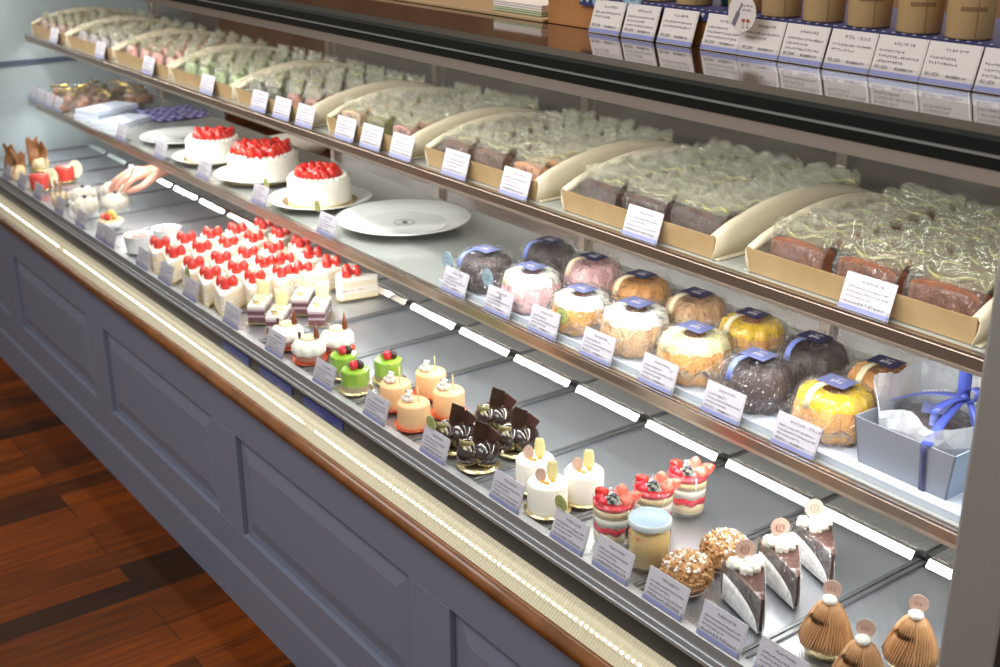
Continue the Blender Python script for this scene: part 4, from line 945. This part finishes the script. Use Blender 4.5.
TR = [(.702, 1.071, 'rightmost kraft tray of reddish pound cake slices', [mc('reddish_pound_cake', (.17, .05, .02), (.26, .09, .04))], 3, .090, .048, 'reddish brown', 'rightmost kraft tray'),
    (1.111, 1.464, 'kraft tray of dark brown slices, second from the right', [mc('dark_slice', (.07, .04, .035), (.13, .08, .06))], 3, .088, .048, 'dark brown', 'second kraft tray from the right'),
    (1.508, 1.858, 'kraft tray of tan and brown slices, third from the right', [mc('cocoa_slice', (.13, .07, .045), (.2, .11, .07)), mc('russet_slice', (.45, .19, .09), (.55, .28, .14))], 3, .078, .045, 'brown or russet', 'third kraft tray from the right'),
    (1.899, 2.226, 'kraft tray of beige, olive and rosy slices, fourth from the right', [mc('beige_slice', (.42, .28, .17), (.6, .45, .3)), mc('olive_slice', (.16, .15, .05), (.25, .23, .1)), mc('rosy_slice', (.35, .17, .13), (.5, .3, .24))], 3, .070, .045, 'beige, olive or rosy', 'fourth kraft tray from the right'),
    (2.284, 2.660, 'kraft tray of dark green and rust slices, fifth from the right', [mc('dark_green_slice', (.10, .11, .06), (.18, .19, .12)), mc('rust_slice', (.35, .13, .08), (.48, .22, .15))], 4, .058, .045, 'dark green or rust', 'middle kraft tray'),
    (2.666, 3.041, 'kraft tray of pale green slices', [mc('pale_green_slice', (.34, .44, .20), (.50, .60, .36))], 4, .048, .045, 'pale green', 'kraft tray of green'),
    (3.047, 3.446, 'kraft tray of pink slices', [mc('pink_slice', (.75, .34, .28), (.88, .52, .46))], 4, .050, .045, 'pink', 'kraft tray of pink'),
    (3.452, 3.851, 'kraft tray of greyish lilac slices', [mc('lilac_slice', (.42, .36, .38), (.6, .54, .54))], 4, .050, .045, 'greyish lilac', 'kraft tray of lilac'),
    (3.857, 4.215, 'leftmost kraft tray, with rosy brown slices', [mc('rosy_brown_slice', (.40, .24, .19), (.6, .42, .35))], 4, .046, .045, 'rosy brown', 'leftmost kraft tray')]
COLN = {3: ['left', 'middle', 'right'], 4: ['leftmost', 'second', 'third', 'rightmost']}
random.seed(77)
for xr, xl, lb, ms, nc, wd, hh, cname, tname in TR:
    kraft(lb, xr, xl)
    sts = [Stamp(cakeslice('wrapped_cake_slice', m_, wd, hh, .024, '', oval=(nc == 4))) for m_ in ms]
    for st in sts: st.root['group'] = cname + ' slices in the ' + tname; st.root['category'] = 'cake slice'
    pitch = (xl - xr - .030)/nc; nr = 8 if nc == 3 else 6; dy = .040 if nc == 3 else .052
    for c in range(nc):
        for r_ in range(nr):
            st = sts[(c*len(sts)//nc) % len(sts)]
            x = -xl + .015 + pitch*(c + .5) + random.uniform(-.002, .002); y = 1.232 + r_*dy
            o = st.put((x, y, ZU + .0055), random.uniform(-.08, .08) + PI*random.randint(0, 1), '%s wrapped slice, %s column, %s row, %s' % (cname, COLN[nc][c], ORD[r_], tname), random.uniform(.97, 1.05))
            o['group'] = cname + ' slices in the ' + tname; o.rotation_euler.x = random.uniform(.02, .14) * (-1 if abs(o.rotation_euler.z) < 1 else 1)
# ------------------------------------------------------------------ counter top: crates, tins, cards, signs
ZC = 1.3785
CR = mat('orange_wood_crate', (.36, .13, .035), .35, coat=.3, noise_col=((.50, .21, .06), 12))
def crate(label, xa, xb):
    t = thing('wooden_crate', label, 'crate', (0, 0, 0), 0, 'low wooden crates on the counter')
    MB().box(xa, xb, 1.180, 1.192, ZC, 1.421).build('front_board', CR, t, bevel=.001)
    MB().box(xa, xb, 1.192, 1.40, ZC, 1.4185).build('crate_body', CR, t)
crate('low orange wood crate under the tins, left one', -1.469, -.829); crate('low orange wood crate under the tins, right one', -.825, -.42)
t = thing('wooden_display_stand', 'orange wooden stand at the left end of the crates', 'stand', (-1.435, 1.25, ZC))
MB().box(-.036, .0, -.068, .10, 0, .16).build('board', CR, t, bevel=.0015)
m = mat('navy_polka_cloth', (.03, .035, .14), .7); CLOTH = m
MB().box(-1.39, -.42, 1.176, 1.40, 1.4215, 1.4245).box(-1.39, -.42, 1.1745, 1.1765, 1.412, 1.4245).build('cloth_runner', CLOTH)
cr = bpy.data.objects['cloth_runner']; tag(cr, 'navy cloth runner with white hearts under the tins', 'cloth')
mb = MB(); rnd = random.Random(2)
x = -1.385
while x < -.43:
    for (dx, dz) in ((-.0016, .001), (.0016, .001), (0, -.001)): mb.ball((x + dx, 1.1742, 1.4185 + dz), (.0022, .0006, .0022), sub=1)
    for q in range(1): mb.ball((x + .006, 1.181, 1.4248), (.0028, .0028, .0005), sub=1)
    x += .0135
mb.build('white_hearts', WHITEP, cr)
TIN = mat('kraft_tin_paper', (.46, .29, .12), .5, noise_col=((.55, .37, .17), 8)); TINB = mat('dark_tin_rim', (.10, .06, .03), .4)
def tin():
    t = thing('paper_tub', '', 'tub', group='brown paper tubs on the crates')
    MB().lathe([(.0235, .0), (.0245, .002), (.0260, .075), (.0255, .077), (.001, .077)], 32).build('tub', TIN, t)
    MB().lathe([(.027, .072), (.027, .084), (.001, .084)], 32).build('rim', TINB, t)
    mb = MB(); rnd = random.Random(4)
    for k in range(10):
        a = R(-100 + 6.5*k); mb.box(-.001, .001, -.0254, -.0250, .030, .0345, T=Matrix.Rotation(a + PI/2, 4, 'Z'))
    mb.box(-.0002, .0002, -.0256, -.0250, .002, .070, T=Matrix.Rotation(R(28), 4, 'Z'))
    mb.build('print', mat('brown_print', (.22, .12, .05), .6), t)
    return t
TI = Stamp(tin())
for i, x in enumerate((-.777, -.840, -.908, -.974, -1.040, -1.108, -1.203, -1.270)):
    TI.put((x, 1.208 + (.012 if i > 4 else 0), 1.425), R(20), 'brown paper tub on the navy runner, %s from the right' % (['first', 'second', 'third', 'fourth', 'fifth', 'sixth', 'seventh', 'eighth'][i]))
GT = mat('dark_green_bottle', (.01, .04, .025), .2)
t = thing('green_bottle', 'dark green bottle standing behind the white round sign', 'bottle', (-1.155, 1.262, 1.425))
MB().lathe([(.028, 0), (.029, .004), (.029, .10), (.012, .14), (.012, .18), (.001, .18)], 28).build('bottle', GT, t); MB().lathe([(.0295, .03), (.0295, .07)], 28, cap=False).build('bottle_label', CARDW, t)
cards = [(-1.317, '¥1,200', None, 'leftmost, under a pale blue round sign'), (-1.248, '¥1,200', None, 'second from left'), (-1.177, '¥1,200', None, 'third from left, before the gap'), (-1.0955, '¥1,200', None, 'just right of the gap'),
    (-1.0307, '¥1,200', None, 'fifth from left'), (-.9645, '¥1,200', None, 'sixth from left'), (-.897, '¥1,620', 'サブレ・カシス', 'seventh from left'), (-.8312, '¥1,620', None, 'eighth from left'), (-.7657, '¥1,050', None, 'second from the right edge'), (-.699, '¥1,050', None, 'at the right edge')]
for i, (x, pr, ti, nm) in enumerate(cards):
    t = make_tag(70 + i, pr, '税込価格¥%s' % ({'¥1,200': '1,296', '¥1,620': '1,749', '¥1,050': '1,134'}[pr]), .0645, .046, CARDW, ti, 2 + (i % 2))
    t.name = 'price_card'; t.location = (x, 1.158, ZC + .0005); t['label'] = 'beige price card leaning on the wooden crates, ' + nm; t['category'] = 'price card'; t['group'] = 'price cards along the crates'
round_sticker((-1.342, 1.172, ZC + .030), .0175, SKYB, 'pale blue round sign above the leftmost price card')
round_sticker((-1.275, 1.172, ZC + .028), .0175, SKYB, 'pale blue round sign above the second price card')
t = thing('round_sign', 'white round hanging sign with a bottle and two wine glasses', 'sign', (-1.052, 1.150, ZC + .030)); r_ = .0225
MB().lathe([(r_, -.0006), (r_, .0006)], 32, T=Matrix.Translation((0, 0, r_)) @ Matrix.Rotation(PI/2, 4, 'X')).build('disc', CARDW, t)
WINE = mat('wine_red_print', (.45, .10, .07), .5)
mb = MB(); TT = Matrix.Translation((-.008, 0, .018)) @ Matrix.Rotation(R(25), 4, 'Y')
mb.box(-.003, .003, -.0010, -.0007, -.012, .006, T=TT).box(-.0012, .0012, -.0010, -.0007, .006, .018, T=TT)
for q in (0, .0075): mb.box(.003 + q, .0034 + q, -.001, -.0007, .006, .012).box(.0012 + q, .0052 + q, -.001, -.0007, .0055, .0062)
glyphs(mb, -.001, .016, .030, .0028, -.0008, random.Random(3)); glyphs(mb, .001, .016, .025, .0028, -.0008, random.Random(4)); mb.build('print', INK, t)
mb = MB()
for q in (0, .0075): mb.box(.0006 + q, .0058 + q, -.001, -.0007, .012, .016)
mb.build('wine_print', WINE, t)
t = thing('folded_cloth_stack', 'small stack of pale folded paper napkins left of the crates', 'napkins', (-1.560, 1.235, ZC + .0055), R(0))
for k in range(5): MB().box(-.062, .062, -.045, .045, .0035*k, .0035*k + .003).build('napkin', [CARDW, mat('pale_green_edge', (.45, .50, .32), .6)][k % 2 if k < 2 else 0] if k > 1 else mat('green_napkin', (.42, .48, .30), .6), t, bevel=.0008)
t = thing('glass_bowl', 'small clear glass bowl at the right end of the counter', 'bowl', (-.600, 1.075, ZC))
MB().lathe([(.012, 0), (.014, .002), (.026, .014), (.030, .034), (.029, .034), (.024, .016), (.001, .006)], 36).build('bowl', CLEAR, t)
MB().lathe([(.003, .0065), (.022, .016), (.026, .027), (.001, .027)], 28).build('brown_filling', TIN, t)
t = thing('wooden_ledge_board', 'tan wooden board lying along the counter left of the crates', 'board', (0, 0, 0))
MB().box(XL, -1.475, 1.175, 1.62, ZC, ZC + .005).build('board_slab', mat('tan_wood', (.42, .27, .13), .3, coat=.2, noise_col=((.5, .34, .18), 5)), t, bevel=.001)
t.name = 'wooden_ledge'
# blue reflections on the dark glass band, modelled as thin coloured slabs
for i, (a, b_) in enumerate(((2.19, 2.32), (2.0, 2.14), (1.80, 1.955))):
    o = MB().box(-b_, -a, .9722, .9738, .626, .647).build('blue_reflection', BLUEREFL, bevel=.001); tag(o, 'deep blue painted reflection on the dark band under the ledge, ' + ['left', 'middle', 'right'][i] + ' one', 'plate', 'blue painted reflections under the ledge')
# ------------------------------------------------------------------ the server's hand and forearm
SKIN = mat('skin', (.62, .31, .23), .45, sss=.15, bump=(40, .08))
def skinned(name, chains, m_, parent):
    me = bpy.data.meshes.new(name); vs = []; es = []; rs = []
    for ch in chains:
        start = ch[0]; prev = None
        for p in ch:
            if isinstance(p, int): prev = p; continue
            vs.append(p[:3]); rs.append(p[3] if len(p) == 4 else p[3:5]); i = len(vs) - 1
            if prev is not None: es.append((prev, i))
            prev = i
    me.from_pydata(vs, es, []); o = bpy.data.objects.new(name, me); C.objects.link(o)
    sk = o.modifiers.new('skin', 'SKIN'); sk.use_smooth_shade = True
    for i, r_ in enumerate(rs): me.skin_vertices[0].data[i].radius = r_ if hasattr(r_, '__len__') else (r_, r_)
    me.skin_vertices[0].data[0].use_root = True
    s_ = o.modifiers.new('sub', 'SUBSURF'); s_.levels = 2; s_.render_levels = 2
    me.materials.append(m_); o.parent = parent
    return o
arm = thing('person', 'hand and bare forearm of a person reaching in from behind the case', 'person', (-3.36, 1.22, .775), R(4))
# local frame: -y towards the fingertips, z up; thumb on the +x side
body = [[(.0, .42, .016, .034), (.0, .27, .016, .033), (.0, .13, .014, .029), (.0, .055, .008, .027, .020), (.0, .025, .006, .034, .017), (.0, -.015, .006, .038, .016)],
    [5, (-.028, -.045, .004, .010), (-.030, -.070, -.006, .0088), (-.028, -.086, -.022, .0080), (-.024, -.092, -.036, .0068)],
    [5, (-.010, -.052, .006, .0105), (-.011, -.082, -.004, .0092), (-.010, -.100, -.022, .0084), (-.006, -.104, -.038, .0070)],
    [5, (.010, -.050, .005, .0102), (.011, -.080, -.006, .0090), (.010, -.096, -.024, .0082), (.008, -.098, -.038, .0068)],
    [5, (.028, -.044, .001, .0095), (.031, -.066, -.010, .0084), (.028, -.078, -.026, .0076), (.024, -.080, -.038, .0064)],
    [4, (.036, .000, -.010, .0130), (.044, -.030, -.022, .0105), (.036, -.056, -.030, .0095), (.022, -.074, -.036, .0075)]]
skinned('hand_and_forearm', body, SKIN, arm)
NAIL = mat('finger_nail', (.88, .58, .50), .25)
for (x, y, z) in ((-.024, -.0975, -.034), (-.006, -.110, -.036), (.008, -.104, -.036), (.024, -.085, -.036)):
    MB().ball((x, y, z), (.0045, .0018, .006), sub=2).build('finger_nail', NAIL, arm)
MB().lathe([(.037, .0), (.038, .03), (.041, .22), (.001, .22)], 24, fn=lambda a, r_, z: (r_*(1 + .03*sin(5*a + 30*z)), z), T=Matrix.Translation((0, .37, .016)) @ Matrix.Rotation(R(-90), 4, 'X')).build('white_sleeve', mat('white_cotton', (.82, .82, .82), .8), arm)
